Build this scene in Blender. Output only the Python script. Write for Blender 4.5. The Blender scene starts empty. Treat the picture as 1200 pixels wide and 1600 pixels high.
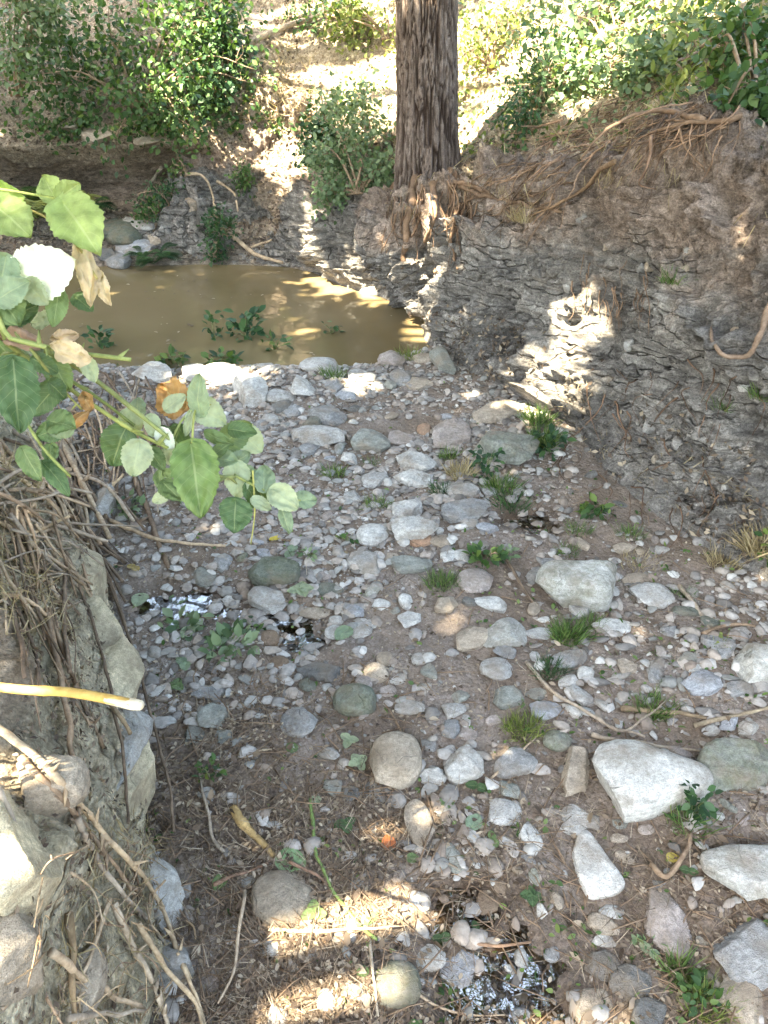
import bpy, math, random
import numpy as np
from mathutils import Vector, Matrix
from mathutils.bvhtree import BVHTree

# ------------------------------------------------------------------ camera, sky, sun, exposure
SC = bpy.context.scene
COL = SC.collection
PITCH = math.radians(34.0); CAM_H = 2.0; FPX = 1200.0          # focal length in photo pixels (1200 x 1600)
camd = bpy.data.cameras.new('camera'); cam = bpy.data.objects.new('camera', camd); COL.objects.link(cam)
cam.location = (0, 0, CAM_H); cam.rotation_euler = (math.pi/2 - PITCH, 0, 0)
camd.sensor_fit = 'VERTICAL'; camd.sensor_height = 32.0; camd.lens = 32.0*FPX/1600.0
camd.clip_start = 0.02; camd.clip_end = 500
SC.camera = cam

SUN_TO = np.array([-0.42, -0.26, 0.87]); SUN_TO /= np.linalg.norm(SUN_TO)
SUN_EL = math.asin(SUN_TO[2])
w = bpy.data.worlds.new('World'); SC.world = w; w.use_nodes = True
nt = w.node_tree; nt.nodes.clear()
sky = nt.nodes.new('ShaderNodeTexSky'); sky.sky_type = 'NISHITA'; sky.sun_disc = False
sky.sun_elevation = SUN_EL; sky.sun_rotation = math.atan2(SUN_TO[0], SUN_TO[1])
sky.air_density = 1.0; sky.dust_density = 2.5; sky.ozone_density = 0.7
bg = nt.nodes.new('ShaderNodeBackground'); bg.inputs['Strength'].default_value = 0.15
wo = nt.nodes.new('ShaderNodeOutputWorld')
nt.links.new(sky.outputs[0], bg.inputs['Color']); nt.links.new(bg.outputs[0], wo.inputs['Surface'])
sd = bpy.data.lights.new('sun', 'SUN'); sd.energy = 5.0; sd.angle = math.radians(0.53); sd.color = (1.0, 0.95, 0.86)
sun = bpy.data.objects.new('sun', sd); COL.objects.link(sun); sun.location = (-6, -4, 14)
sun.rotation_euler = Vector(SUN_TO).to_track_quat('Z', 'Y').to_euler()
SC.view_settings.view_transform = 'Standard'; SC.view_settings.look = 'None'
SC.view_settings.exposure = 3.6; SC.view_settings.use_white_balance = True; SC.view_settings.white_balance_temperature = 7900; SC.view_settings.white_balance_tint = 6; SC.view_settings.gamma = 1.0
SC.render.engine = 'CYCLES'
SC.cycles.use_denoising = True; SC.cycles.max_bounces = 5; SC.cycles.diffuse_bounces = 3; SC.cycles.use_adaptive_sampling = True; SC.cycles.adaptive_threshold = .02
SC.cycles.transparent_max_bounces = 8; SC.cycles.sample_clamp_indirect = 6.0

rng = np.random.default_rng(7); random.seed(7)
U = lambda a=0.0, b=1.0, n=None: rng.uniform(a, b, n)

# ------------------------------------------------------------------ pixels to rays
SP, CP = math.sin(PITCH), math.cos(PITCH)
CAM = np.array([0, 0, CAM_H], float)
def ray(px, py):
    dx, dy = (px-600)/FPX, (800-py)/FPX
    return np.array([dx, CP + dy*SP, -SP + dy*CP])              # length 1 along the optical axis
def pd(px, py, d): return CAM + ray(px, py)*d                   # a point at depth d
def gp(px, py, z=0.0):
    r = ray(px, py); return CAM + r*((z-CAM_H)/r[2])
def to_px(p):
    q = np.asarray(p, float)-CAM
    d = q[..., 1]*CP - q[..., 2]*SP; u = q[..., 1]*SP + q[..., 2]*CP
    return 600+FPX*q[..., 0]/d, 800-FPX*u/d, d

# ------------------------------------------------------------------ noise
_p = np.random.default_rng(3).permutation(256); _p = np.concatenate([_p, _p, _p])
_g = np.array([[1,1,0],[-1,1,0],[1,-1,0],[-1,-1,0],[1,0,1],[-1,0,1],[1,0,-1],[-1,0,-1],[0,1,1],[0,-1,1],[0,1,-1],[0,-1,-1],[1,1,0],[0,-1,1],[-1,1,0],[0,-1,-1]], float)
def perlin(P):
    P = np.asarray(P, float); i = np.floor(P).astype(int); f = P-i; i &= 255
    u = f*f*f*(f*(f*6-15)+10)
    def c(a, b, d):
        h = _p[_p[_p[i[..., 0]+a]+i[..., 1]+b]+i[..., 2]+d] & 15
        return (_g[h]*(f-np.array([a, b, d]))).sum(-1)
    L = lambda a, b, t: a+(b-a)*t
    x00 = L(c(0,0,0), c(1,0,0), u[..., 0]); x10 = L(c(0,1,0), c(1,1,0), u[..., 0])
    x01 = L(c(0,0,1), c(1,0,1), u[..., 0]); x11 = L(c(0,1,1), c(1,1,1), u[..., 0])
    return L(L(x00, x10, u[..., 1]), L(x01, x11, u[..., 1]), u[..., 2])
def fbm(P, f=1.0, o=4, off=0.0, gain=0.5):
    P = np.asarray(P, float)*f+off; s = 0; a = 1.0
    for k in range(o):
        s = s+a*perlin(P); P = P*2.03+17.3; a *= gain
    return s
def sstep(a, b, x):
    t = np.clip((x-a)/(b-a), 0, 1); return t*t*(3-2*t)

# ------------------------------------------------------------------ mesh helpers
def mesh(name, V, F, mat=None, smooth=True, attrs=None, uv=None):
    V = np.asarray(V, np.float32); F = np.asarray(F, np.int32)
    me = bpy.data.meshes.new(name); k = F.shape[1]
    me.vertices.add(len(V)); me.vertices.foreach_set('co', V.ravel())
    me.loops.add(F.size); me.loops.foreach_set('vertex_index', F.ravel())
    me.polygons.add(len(F)); me.polygons.foreach_set('loop_start', np.arange(0, F.size, k, dtype=np.int32))
    me.polygons.foreach_set('loop_total', np.full(len(F), k, np.int32))
    me.polygons.foreach_set('use_smooth', np.full(len(F), smooth))
    for n, a in (attrs or {}).items():
        at = me.attributes.new(n, 'FLOAT', 'POINT'); at.data.foreach_set('value', np.asarray(a, np.float32))
    if uv is not None:
        l = me.uv_layers.new(name='uv'); l.data.foreach_set('uv', np.asarray(uv, np.float32)[F.ravel()].ravel())
    if mat: me.materials.append(mat)
    me.update(calc_edges=True); me.validate(); return me
def obj(name, me, parent=None, loc=None, label=None, cat=None, group=None, kind=None, color=None):
    o = bpy.data.objects.new(name, me); COL.objects.link(o)
    if parent: o.parent = parent
    if loc is not None: o.location = loc
    if label: o['label'] = label
    if cat: o['category'] = cat
    if group: o['group'] = group
    if kind: o['kind'] = kind
    if color is not None: o.color = tuple(color) if len(color) == 4 else (*color, 0.0)
    return o
def thing(name, loc, label, cat, group=None):
    o = obj(name, None, None, [float(c) for c in loc], label, cat, group); o.empty_display_size = 0.05; return o
def grid_faces(nu, nv, wrap=False):
    a = np.arange(nu*nv).reshape(nu, nv)
    if wrap: a = np.vstack([a, a[:1]])
    return np.stack([a[:-1, :-1], a[1:, :-1], a[1:, 1:], a[:-1, 1:]], -1).reshape(-1, 4)
def crom(P, n):
    """Catmull-Rom through the control points P, n samples."""
    P = np.asarray(P, float); m = len(P)
    if m == 2: return P[0]+(P[1]-P[0])*np.linspace(0, 1, n)[:, None]
    Q = np.vstack([2*P[0]-P[1], P, 2*P[-1]-P[-2]]); t = np.linspace(0, m-1-1e-9, n); i = t.astype(int); f = (t-i)[:, None]
    a, b, c, d = Q[i], Q[i+1], Q[i+2], Q[i+3]
    return 0.5*(2*b+(c-a)*f+(2*a-5*b+4*c-d)*f*f+(3*b-a-3*c+d)*f**3)
def tube(P, r, sides=6, knob=0.0, flat=1.0):
    """verts, quads of a tube along P with radii r."""
    P = np.asarray(P, float); n = len(P); r = np.broadcast_to(np.asarray(r, float), (n,))
    T = np.gradient(P, axis=0); T /= np.linalg.norm(T, axis=1)[:, None]+1e-12
    up = np.array([0, 0, 1.0]) if abs(T[0][2]) < 0.9 else np.array([1.0, 0, 0])
    A = np.cross(T, up); A /= np.linalg.norm(A, axis=1)[:, None]+1e-9; B = np.cross(T, A)
    th = np.linspace(0, 2*np.pi, sides, endpoint=False)
    rr = r[:, None]*(1+knob*rng.standard_normal((n, sides)))
    V = P[:, None]+rr[..., None]*(np.cos(th)[None, :, None]*A[:, None]+flat*np.sin(th)[None, :, None]*B[:, None])
    V = V.reshape(-1, 3); a = np.arange(n*sides).reshape(n, sides); b = np.roll(a, -1, 1)
    F = np.stack([a[:-1], b[:-1], b[1:], a[1:]], -1).reshape(-1, 4)
    V = np.vstack([V, P[0], P[-1]]); c0, c1 = n*sides, n*sides+1
    e0 = np.stack([b[0], a[0], np.full(sides, c0), np.full(sides, c0)], -1); e1 = np.stack([a[-1], b[-1], np.full(sides, c1), np.full(sides, c1)], -1)
    return V, F, e0[:, :3], e1[:, :3]
def tris(F): F = np.asarray(F); return np.vstack([F[:, [0, 1, 2]], F[:, [0, 2, 3]]])
def tube_t(P, r, sides=6, knob=0.0, flat=1.0):
    V, F, a, b = tube(P, r, sides, knob, flat); return V, np.vstack([tris(F), a, b])
def join(parts):
    vs, fs, o = [], [], 0
    for V, F in parts: vs.append(V); fs.append(np.asarray(F)+o); o += len(V)
    return np.vstack(vs), np.vstack(fs)
def inst(TV, TF, M, T):
    n, k = len(T), len(TV)
    V = np.einsum('nij,kj->nki', M, TV)+T[:, None]
    F = TF[None]+(np.arange(n)*k)[:, None, None]
    return V.reshape(-1, 3), F.reshape(-1, TF.shape[1])
def frames(axis, normal):
    """rotation matrices with y = axis, z close to normal."""
    y = axis/(np.linalg.norm(axis, axis=1)[:, None]+1e-9); x = np.cross(y, normal); x /= np.linalg.norm(x, axis=1)[:, None]+1e-9
    return np.stack([x, y, np.cross(x, y)], -1)
def rand_dirs(n):
    v = rng.standard_normal((n, 3)); return v/np.linalg.norm(v, axis=1)[:, None]
def icosphere(sub):
    t = (1+5**.5)/2
    V = [(-1,t,0),(1,t,0),(-1,-t,0),(1,-t,0),(0,-1,t),(0,1,t),(0,-1,-t),(0,1,-t),(t,0,-1),(t,0,1),(-t,0,-1),(-t,0,1)]
    V = [np.array(v)/np.linalg.norm(v) for v in V]
    F = [(0,11,5),(0,5,1),(0,1,7),(0,7,10),(0,10,11),(1,5,9),(5,11,4),(11,10,2),(10,7,6),(7,1,8),(3,9,4),(3,4,2),(3,2,6),(3,6,8),(3,8,9),(4,9,5),(2,4,11),(6,2,10),(8,6,7),(9,8,1)]
    for _ in range(sub):
        c = {}; G = []
        def m(a, b):
            k = (min(a, b), max(a, b))
            if k not in c: v = V[a]+V[b]; V.append(v/np.linalg.norm(v)); c[k] = len(V)-1
            return c[k]
        for a, b, d in F:
            x, y, z = m(a, b), m(b, d), m(d, a); G += [(a, x, z), (b, y, x), (d, z, y), (x, y, z)]
        F = G
    return np.array(V), np.array(F)
ICO = {k: icosphere(k) for k in (0, 1, 2, 3, 4, 5)}
LEAF_V = np.array([[0,0,0],[-.30,.28,.07],[-.30,.62,.06],[0,1,-.05],[.30,.28,.07],[.30,.62,.06],[0,.33,0],[0,.68,.0]])
LEAF_F = np.array([[0,6,1],[6,7,2],[6,2,1],[7,3,2],[0,4,6],[6,5,7],[6,4,5],[7,5,3]])
LEAF4_V = np.array([[0,0,0],[-.32,.45,.08],[0,1,-.04],[.32,.45,.08],[0,.45,0]])
LEAF4_F = np.array([[0,4,1],[4,2,1],[0,3,4],[4,3,2]])
BLADE_V = np.array([[-.5,0,0],[.5,0,0],[.38,.5,.06],[-.38,.5,.06],[0,1,.3]]); BLADE_F = np.array([[0,1,2],[0,2,3],[3,2,4]])

# ------------------------------------------------------------------ materials
class NB:
    def __init__(s, name):
        s.m = bpy.data.materials.new(name); s.m.use_nodes = True; s.t = s.m.node_tree; s.t.nodes.clear()
        s.out = s.n('ShaderNodeOutputMaterial')
    def n(s, t, **k):
        x = s.t.nodes.new(t)
        for a, b in k.items(): setattr(x, a, b)
        return x
    def l(s, a, b): s.t.links.new(a, b)
    def pos(s): return s.n('ShaderNodeNewGeometry').outputs['Position']
    def noise(s, vec, scale, detail=5, rough=.6, dist=0.0, lac=2.0):
        x = s.n('ShaderNodeTexNoise'); x.inputs['Scale'].default_value = scale; x.inputs['Detail'].default_value = detail
        x.inputs['Roughness'].default_value = rough; x.inputs['Distortion'].default_value = dist
        if vec is not None: s.l(vec, x.inputs['Vector'])
        return x.outputs['Fac']
    def cnoise(s, vec, scale):
        x = s.n('ShaderNodeTexNoise'); x.inputs['Scale'].default_value = scale; s.l(vec, x.inputs['Vector']); return x.outputs['Color']
    def voro(s, vec, scale, feat='F1'):
        x = s.n('ShaderNodeTexVoronoi', feature=feat); x.inputs['Scale'].default_value = scale; s.l(vec, x.inputs['Vector']); return x
    def ramp(s, fac, *stops):
        x = s.n('ShaderNodeValToRGB'); s.l(fac, x.inputs[0]); e = x.color_ramp.elements
        while len(e) < len(stops): e.new(0.5)
        for i, (p, c) in enumerate(stops):
            e[i].position = p; e[i].color = (*c, 1) if isinstance(c, tuple) else (c, c, c, 1)
        return x.outputs[0]
    def mix(s, f, a, b, mode='MIX'):
        x = s.n('ShaderNodeMix', data_type='RGBA', blend_type=mode)
        for i, v in ((0, f), (6, a), (7, b)):
            if isinstance(v, (int, float)): x.inputs[i].default_value = v if i == 0 else (v, v, v, 1)
            elif isinstance(v, tuple): x.inputs[i].default_value = (*v[:3], 1)
            else: s.l(v, x.inputs[i])
        return x.outputs[2]
    def math(s, op, a, b=0.0, clamp=False):
        x = s.n('ShaderNodeMath', operation=op); x.use_clamp = clamp
        for i, v in ((0, a), (1, b)):
            if isinstance(v, (int, float)): x.inputs[i].default_value = v
            else: s.l(v, x.inputs[i])
        return x.outputs[0]
    def vmath(s, op, a, b):
        x = s.n('ShaderNodeVectorMath', operation=op)
        for i, v in ((0, a), (1, b)):
            if isinstance(v, tuple): x.inputs[i].default_value = v
            else: s.l(v, x.inputs[i])
        return x.outputs[0]
    def attr(s, n): return s.n('ShaderNodeAttribute', attribute_name=n)
    def bump(s, h, strength=.5, dist=.01, nrm=None):
        x = s.n('ShaderNodeBump'); x.inputs['Strength'].default_value = strength; x.inputs['Distance'].default_value = dist
        s.l(h, x.inputs['Height'])
        if nrm is not None: s.l(nrm, x.inputs['Normal'])
        return x.outputs[0]
    def bsdf(s, col, rough=.9, nrm=None, spec=.3, **k):
        x = s.n('ShaderNodeBsdfPrincipled')
        for n, v in (('Base Color', col), ('Roughness', rough), ('Specular IOR Level', spec), *k.items()):
            if isinstance(v, tuple): x.inputs[n].default_value = (*v[:3], 1)
            elif isinstance(v, (int, float)): x.inputs[n].default_value = v
            else: s.l(v, x.inputs[n])
        if nrm is not None: s.l(nrm, x.inputs['Normal'])
        return x.outputs[0]
    def done(s, sh): s.l(sh, s.out.inputs['Surface']); return s.m

def mat_stone():
    b = NB('stone'); oi = b.n('ShaderNodeObjectInfo')
    off = b.n('ShaderNodeCombineXYZ'); r = b.math('MULTIPLY', oi.outputs['Random'], 40.0)
    for i in range(3): b.l(r, off.inputs[i])
    p = b.vmath('ADD', b.pos(), off.outputs[0])
    n1 = b.noise(p, 14, 8, .65, .4); n2 = b.noise(p, 70, 5, .7); n3 = b.noise(p, 330, 3, .7)
    st = b.n('ShaderNodeMapping'); b.l(p, st.inputs[0]); st.inputs['Rotation'].default_value = (.3, .2, .1); st.inputs['Scale'].default_value = (6, 8, 70)
    n4 = b.noise(st.outputs[0], 1.4, 4, .6, .6)
    n5 = b.noise(p, 900, 2, .6)
    f = b.mix(1.0, b.ramp(n1, (.3, .74), (.7, 1.14)), b.ramp(n2, (.36, .74), (.64, 1.18)), 'MULTIPLY')
    f = b.mix(1.0, f, b.mix(1.0, b.ramp(n3, (.34, .72), (.66, 1.24)), b.ramp(n5, (.3, .8), (.7, 1.16)), 'MULTIPLY'), 'MULTIPLY')
    f = b.mix(.5, f, b.mix(1.0, f, b.ramp(n4, (.3, .6), (.6, 1.2)), 'MULTIPLY'))
    c = b.mix(1.0, oi.outputs['Color'], f, 'MULTIPLY')
    c = b.mix(b.ramp(b.noise(p, 9, 4, .6), (.44, 0.0), (.68, .7)), c, (.25, .195, .14))            # dried mud
    c = b.mix(b.ramp(n2, (.66, 0.0), (.78, .5)), c, (.07, .065, .055))                          # dark flecks
    ck = b.voro(b.vmath('ADD', p, b.vmath('MULTIPLY', b.cnoise(p, 9), (.09, .09, .09))), 6.5, 'DISTANCE_TO_EDGE').outputs['Distance']
    line = b.math('MULTIPLY', b.ramp(ck, (0.0, 1.0), (.011, 0.0)), b.ramp(b.noise(p, 5, 3, .6), (.54, 0.0), (.66, .6)))
    c = b.mix(line, c, (.09, .08, .07))
    ms = b.math('MULTIPLY', b.ramp(b.noise(p, 22, 6, .7), (.35, 0.0), (.6, 1.0)), oi.outputs['Alpha'])
    c = b.mix(ms, c, b.ramp(n2, (.3, (.045, .06, .02)), (.7, (.15, .17, .07))))
    h = b.math('ADD', b.math('MULTIPLY', n1, .7), b.math('ADD', b.math('MULTIPLY', n2, .5), b.math('ADD', b.math('MULTIPLY', n3, .3), b.math('ADD', b.math('MULTIPLY', line, -.5), b.math('MULTIPLY', n4, .5)))))
    return b.done(b.bsdf(c, .88, b.bump(h, .85, .016), .25))
def mat_pebbles():
    b = NB('pebbles'); a = b.attr('rnd').outputs['Fac']; p = b.pos()
    c = b.ramp(a, (0.0, (.14, .125, .11)), (.25, (.31, .29, .265)), (.42, (.25, .195, .15)), (.6, (.42, .4, .37)), (.75, (.37, .31, .255)), (.9, (.23, .23, .21)), (1.0, (.57, .545, .5)))
    n = b.noise(p, 60, 5, .65)
    c = b.mix(1.0, c, b.ramp(n, (.3, .7), (.7, 1.2)), 'MULTIPLY')
    return b.done(b.bsdf(c, .8, b.bump(n, .4, .006), .3))
def mat_bed():
    b = NB('bed_soil'); p = b.pos()
    n0 = b.noise(p, 1.3, 4, .55); n1 = b.noise(p, 7, 7, .65); n2 = b.noise(p, 45, 6, .7); n3 = b.noise(p, 160, 4, .7)
    v = b.voro(p, 55); v2 = b.voro(p, 120)
    c = b.ramp(n1, (.25, (.085, .058, .04)), (.5, (.175, .125, .088)), (.75, (.29, .225, .17)))
    c = b.mix(b.ramp(n0, (.4, 0.0), (.62, .5)), c, (.25, .195, .15))
    g = b.ramp(v.outputs['Color'], (0.0, (.11, .095, .08)), (.5, (.3, .27, .245)), (1.0, (.5, .45, .41)))
    c = b.mix(b.ramp(b.noise(p, 3.2, 4, .6), (.4, .08), (.64, .55)), c, b.mix(.5, g, b.ramp(v2.outputs['Color'], (0.0, (.1, .08, .065)), (1.0, (.46, .4, .36)))))
    c = b.mix(1.0, c, b.ramp(n3, (.3, .6), (.7, 1.3)), 'MULTIPLY')
    wet = b.attr('wet').outputs['Fac']
    c = b.mix(wet, c, b.mix(1.0, c, (.58, .52, .46), 'MULTIPLY'))
    h = b.math('ADD', b.math('MULTIPLY', n2, .6), b.math('ADD', b.math('MULTIPLY', v.outputs['Distance'], -.5), b.math('MULTIPLY', n3, .3)))
    ro = b.math('SUBTRACT', .92, b.math('MULTIPLY', wet, .6))
    return b.done(b.bsdf(c, ro, b.bump(h, .8, .015), .35))
def mat_bank(name, rock_a, rock_b, soil_a, soil_b, litter_a, litter_b, rot=(0.12, .42, .3), layer=(2.2, 2.2, 14)):
    """zone attribute: 0 rock at the toe, 1 soil at the lip, 2 littered hill"""
    b = NB(name); p = b.pos(); z = b.attr('zone').outputs['Fac']
    n1 = b.noise(p, 4, 7, .62, .3); n2 = b.noise(p, 22, 7, .68); n3 = b.noise(p, 110, 5, .7)
    mp = b.n('ShaderNodeMapping'); b.l(p, mp.inputs[0]); mp.inputs['Rotation'].default_value = rot; mp.inputs['Scale'].default_value = layer
    n4 = b.noise(mp.outputs[0], 1.3, 8, .7, .9); n6 = b.noise(p, 1.7, 4, .6, .5)
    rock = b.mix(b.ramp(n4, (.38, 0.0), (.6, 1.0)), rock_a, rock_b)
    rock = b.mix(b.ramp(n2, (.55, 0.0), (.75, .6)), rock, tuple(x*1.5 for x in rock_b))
    soil = b.mix(b.ramp(n2, (.3, 0.0), (.7, 1.0)), soil_a, soil_b)
    lit = b.mix(b.ramp(b.voro(p, 60).outputs['Color'], (0.1, 0.0), (.9, 1.0)), litter_a, litter_b)
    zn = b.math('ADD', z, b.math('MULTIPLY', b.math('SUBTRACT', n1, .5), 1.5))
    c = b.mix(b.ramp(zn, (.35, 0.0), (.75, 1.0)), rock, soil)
    zh = b.math('MULTIPLY', zn, .5)
    c = b.mix(b.ramp(zh, (.68, 0.0), (.88, 1.0)), c, lit)
    c = b.mix(1.0, c, b.ramp(n3, (.32, .5), (.68, 1.4)), 'MULTIPLY')
    c = b.mix(1.0, c, b.ramp(n2, (.3, .6), (.66, 1.25)), 'MULTIPLY')
    c = b.mix(1.0, c, b.ramp(n1, (.3, .78), (.7, 1.2)), 'MULTIPLY')
    c = b.mix(1.0, c, b.ramp(n6, (.34, .62), (.66, 1.35)), 'MULTIPLY')
    ck = b.voro(b.vmath('ADD', mp.outputs[0], b.vmath('MULTIPLY', b.cnoise(p, 5), (1.6, 1.6, 1.6))), .75, 'DISTANCE_TO_EDGE').outputs['Distance']
    line = b.math('MULTIPLY', b.ramp(ck, (0.0, 1.0), (.05, 0.0)), b.math('MULTIPLY', b.ramp(n6, (.42, 0.0), (.56, 1.0)), b.ramp(zn, (.5, 1.0), (1.1, 0.0))))
    c = b.mix(b.math('MULTIPLY', line, .55), c, (.05, .042, .035))
    h = b.math('ADD', b.math('MULTIPLY', n4, .9), b.math('ADD', b.math('MULTIPLY', n2, .8), b.math('ADD', b.math('MULTIPLY', line, -.7), b.math('MULTIPLY', n3, .35))))
    return b.done(b.bsdf(c, .95, b.bump(h, 1.0, .045), .2))
def mat_leaf(name, ramp, trans=.35, rough=.5, use_obj=False, vein=False):
    b = NB(name)
    if use_obj:
        oi = b.n('ShaderNodeObjectInfo'); c = oi.outputs['Color']; p = b.pos()
        c = b.mix(1.0, c, b.ramp(b.noise(p, 60, 5, .6), (.3, .78), (.7, 1.2)), 'MULTIPLY')
    else:
        a = b.attr('rnd').outputs['Fac']; c = b.ramp(a, *ramp)
    nrm = None
    if vein:
        uv = b.n('ShaderNodeUVMap', uv_map='uv').outputs[0]; sp = b.n('ShaderNodeSeparateXYZ'); b.l(uv, sp.inputs[0])
        au = b.math('ABSOLUTE', b.math('SUBTRACT', sp.outputs[0], .5))
        rib = b.math('LESS_THAN', au, .022)
        sv = b.math('ABSOLUTE', b.math('SINE', b.math('MULTIPLY', b.math('SUBTRACT', sp.outputs[1], b.math('MULTIPLY', au, .55)), 24.0)))
        side = b.math('LESS_THAN', sv, .12)
        v = b.math('MAXIMUM', rib, b.math('MULTIPLY', side, .55))
        oa = b.math('ADD', v, 0.0)
        c = b.mix(b.math('MULTIPLY', oa, .5), c, b.mix(.5, c, (.5, .55, .3)))
        fine = b.voro(uv, 26, 'DISTANCE_TO_EDGE').outputs['Distance']
        hh = b.math('ADD', b.math('MULTIPLY', v, -.8), b.math('MULTIPLY', b.math('MINIMUM', fine, .12), 2.0))
        nrm = b.bump(hh, .5, .002)
    d = b.bsdf(c, rough, nrm, .35)
    tr = b.n('ShaderNodeBsdfTranslucent'); b.l(b.mix(1.0, c, (1.15, 1.15, .5), 'MULTIPLY'), tr.inputs[0])
    mx = b.n('ShaderNodeMixShader'); mx.inputs[0].default_value = trans; b.l(d, mx.inputs[1]); b.l(tr.outputs[0], mx.inputs[2])
    return b.done(mx.outputs[0])
def mat_wood(name, ca, cb, scale=40, rough=.85, use_obj=False):
    b = NB(name); p = b.pos(); n = b.noise(p, scale, 6, .7); n2 = b.noise(p, scale*.2, 4, .6)
    c = b.mix(b.ramp(n, (.3, 0.0), (.7, 1.0)), ca, cb)
    c = b.mix(1.0, c, b.ramp(n2, (.3, .6), (.7, 1.3)), 'MULTIPLY')
    if use_obj: c = b.mix(1.0, c, b.n('ShaderNodeObjectInfo').outputs['Color'], 'MULTIPLY')
    return b.done(b.bsdf(c, rough, b.bump(n, .6, .004), .25))
def mat_bark():
    b = NB('pine_bark'); p = b.pos(); d = b.attr('crack').outputs['Fac']
    mp = b.n('ShaderNodeMapping'); b.l(p, mp.inputs[0]); mp.inputs['Scale'].default_value = (30, 30, 9)
    n = b.noise(mp.outputs[0], 1.6, 8, .7); n2 = b.noise(p, 120, 4, .7)
    plate = b.ramp(n, (.3, (.09, .066, .054)), (.52, (.185, .145, .122)), (.75, (.32, .27, .24)))
    c = b.mix(d, plate, (.035, .022, .016))
    c = b.mix(1.0, c, b.ramp(n2, (.3, .7), (.7, 1.2)), 'MULTIPLY')
    return b.done(b.bsdf(c, .95, b.bump(b.math('ADD', n, b.math('MULTIPLY', n2, .3)), .8, .012), .15))
def mat_pool():
    b = NB('muddy_water'); p = b.pos(); n = b.noise(p, 1.1, 3, .5, .4)
    c = b.ramp(n, (.3, (.145, .11, .056)), (.7, (.21, .16, .088)))
    h = b.math('ADD', b.noise(p, 5, 3, .5), b.math('MULTIPLY', b.noise(p, 22, 3, .5), .12))
    x = b.bsdf(c, .03, b.bump(h, .16, .02), .8, IOR=1.38)
    return b.done(x)
def mat_film():
    b = NB('clear_water'); p = b.pos()
    h = b.math('ADD', b.noise(p, 26, 3, .5, .6), b.math('MULTIPLY', b.noise(p, 90, 2, .5), .25)); nm = b.bump(h, .18, .012)
    t = b.n('ShaderNodeBsdfTransparent'); t.inputs[0].default_value = (.72, .66, .56, 1)
    g = b.n('ShaderNodeBsdfGlossy'); g.inputs['Roughness'].default_value = .02; b.l(nm, g.inputs['Normal'])
    fr = b.n('ShaderNodeFresnel'); fr.inputs[0].default_value = 1.45; b.l(nm, fr.inputs['Normal'])
    glint = b.math('MULTIPLY', b.ramp(b.noise(p, 17, 4, .6, 1.2), (.5, 0.0), (.54, 1.0)), .38)      # mirror patches added to brighten the sky glints on the water
    fr = b.math('ADD', fr.outputs[0], glint, True)
    m = b.n('ShaderNodeMixShader'); b.l(fr, m.inputs[0]); b.l(t.outputs[0], m.inputs[1]); b.l(g.outputs[0], m.inputs[2])
    return b.done(m.outputs[0])

G = lambda *st: st
M = dict(
    stone=mat_stone(), pebbles=mat_pebbles(), bed=mat_bed(),
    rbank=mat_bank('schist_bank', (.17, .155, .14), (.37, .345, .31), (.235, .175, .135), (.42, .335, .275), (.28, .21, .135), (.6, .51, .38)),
    bbank=mat_bank('rear_bank', (.2, .165, .13), (.36, .3, .24), (.25, .19, .14), (.44, .35, .27), (.27, .195, .13), (.58, .48, .36)),
    lbank=mat_bank('marl_bank', (.5, .43, .29), (.68, .6, .44), (.36, .275, .19), (.54, .44, .33), (.2, .145, .095), (.42, .34, .24), layer=(3, 3, 14)),
    pool=mat_pool(), film=mat_film(), bark=mat_bark(),
    root=mat_wood('root', (.14, .095, .065), (.33, .25, .19), use_obj=True), twig=mat_wood('dry_twig', (.24, .185, .14), (.5, .42, .33), 60, use_obj=True),
    cane=mat_wood('yellow_cane', (.33, .2, .045), (.5, .35, .11), 50, .6), pith=mat_wood('cut_pith', (.5, .43, .3), (.66, .6, .46), 90),
    stem=mat_wood('green_stem', (.10, .13, .045), (.24, .27, .11), 60, .6, use_obj=True),
    leaf=mat_leaf('bramble_leaf', None, .3, .45, True, True),
    dry=mat_leaf('dry_leaf', G((0.0, (.065, .045, .034)), (.4, (.145, .105, .075)), (.75, (.27, .205, .145)), (1.0, (.46, .385, .29))), .15, .8),
    bush=mat_leaf('bush_leaf', G((0.0, (.022, .055, .018)), (.5, (.05, .11, .03)), (.85, (.1, .17, .045)), (1.0, (.18, .24, .06))), .3),
    dark=mat_leaf('dark_leaf', G((0.0, (.015, .045, .02)), (.5, (.035, .09, .035)), (1.0, (.075, .15, .05))), .3),
    silver=mat_leaf('silver_leaf', G((0.0, (.06, .11, .05)), (.5, (.13, .2, .1)), (1.0, (.27, .34, .2))), .3),
    lime=mat_leaf('lime_leaf', G((0.0, (.08, .12, .03)), (.5, (.17, .22, .06)), (1.0, (.33, .35, .13))), .4),
    grass=mat_leaf('grass_blade', G((0.0, (.035, .08, .02)), (.5, (.085, .16, .045)), (1.0, (.2, .27, .09))), .35),
    straw=mat_leaf('straw', G((0.0, (.2, .15, .08)), (.5, (.36, .29, .17)), (1.0, (.5, .42, .27))), .25, .8),
    needle=mat_leaf('pine_needle', G((0.0, (.03, .06, .02)), (1.0, (.08, .13, .04))), .2),
    canopy=mat_leaf('canopy_leaf', G((0.0, (.04, .08, .02)), (1.0, (.1, .17, .04))), .3),
)
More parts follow.
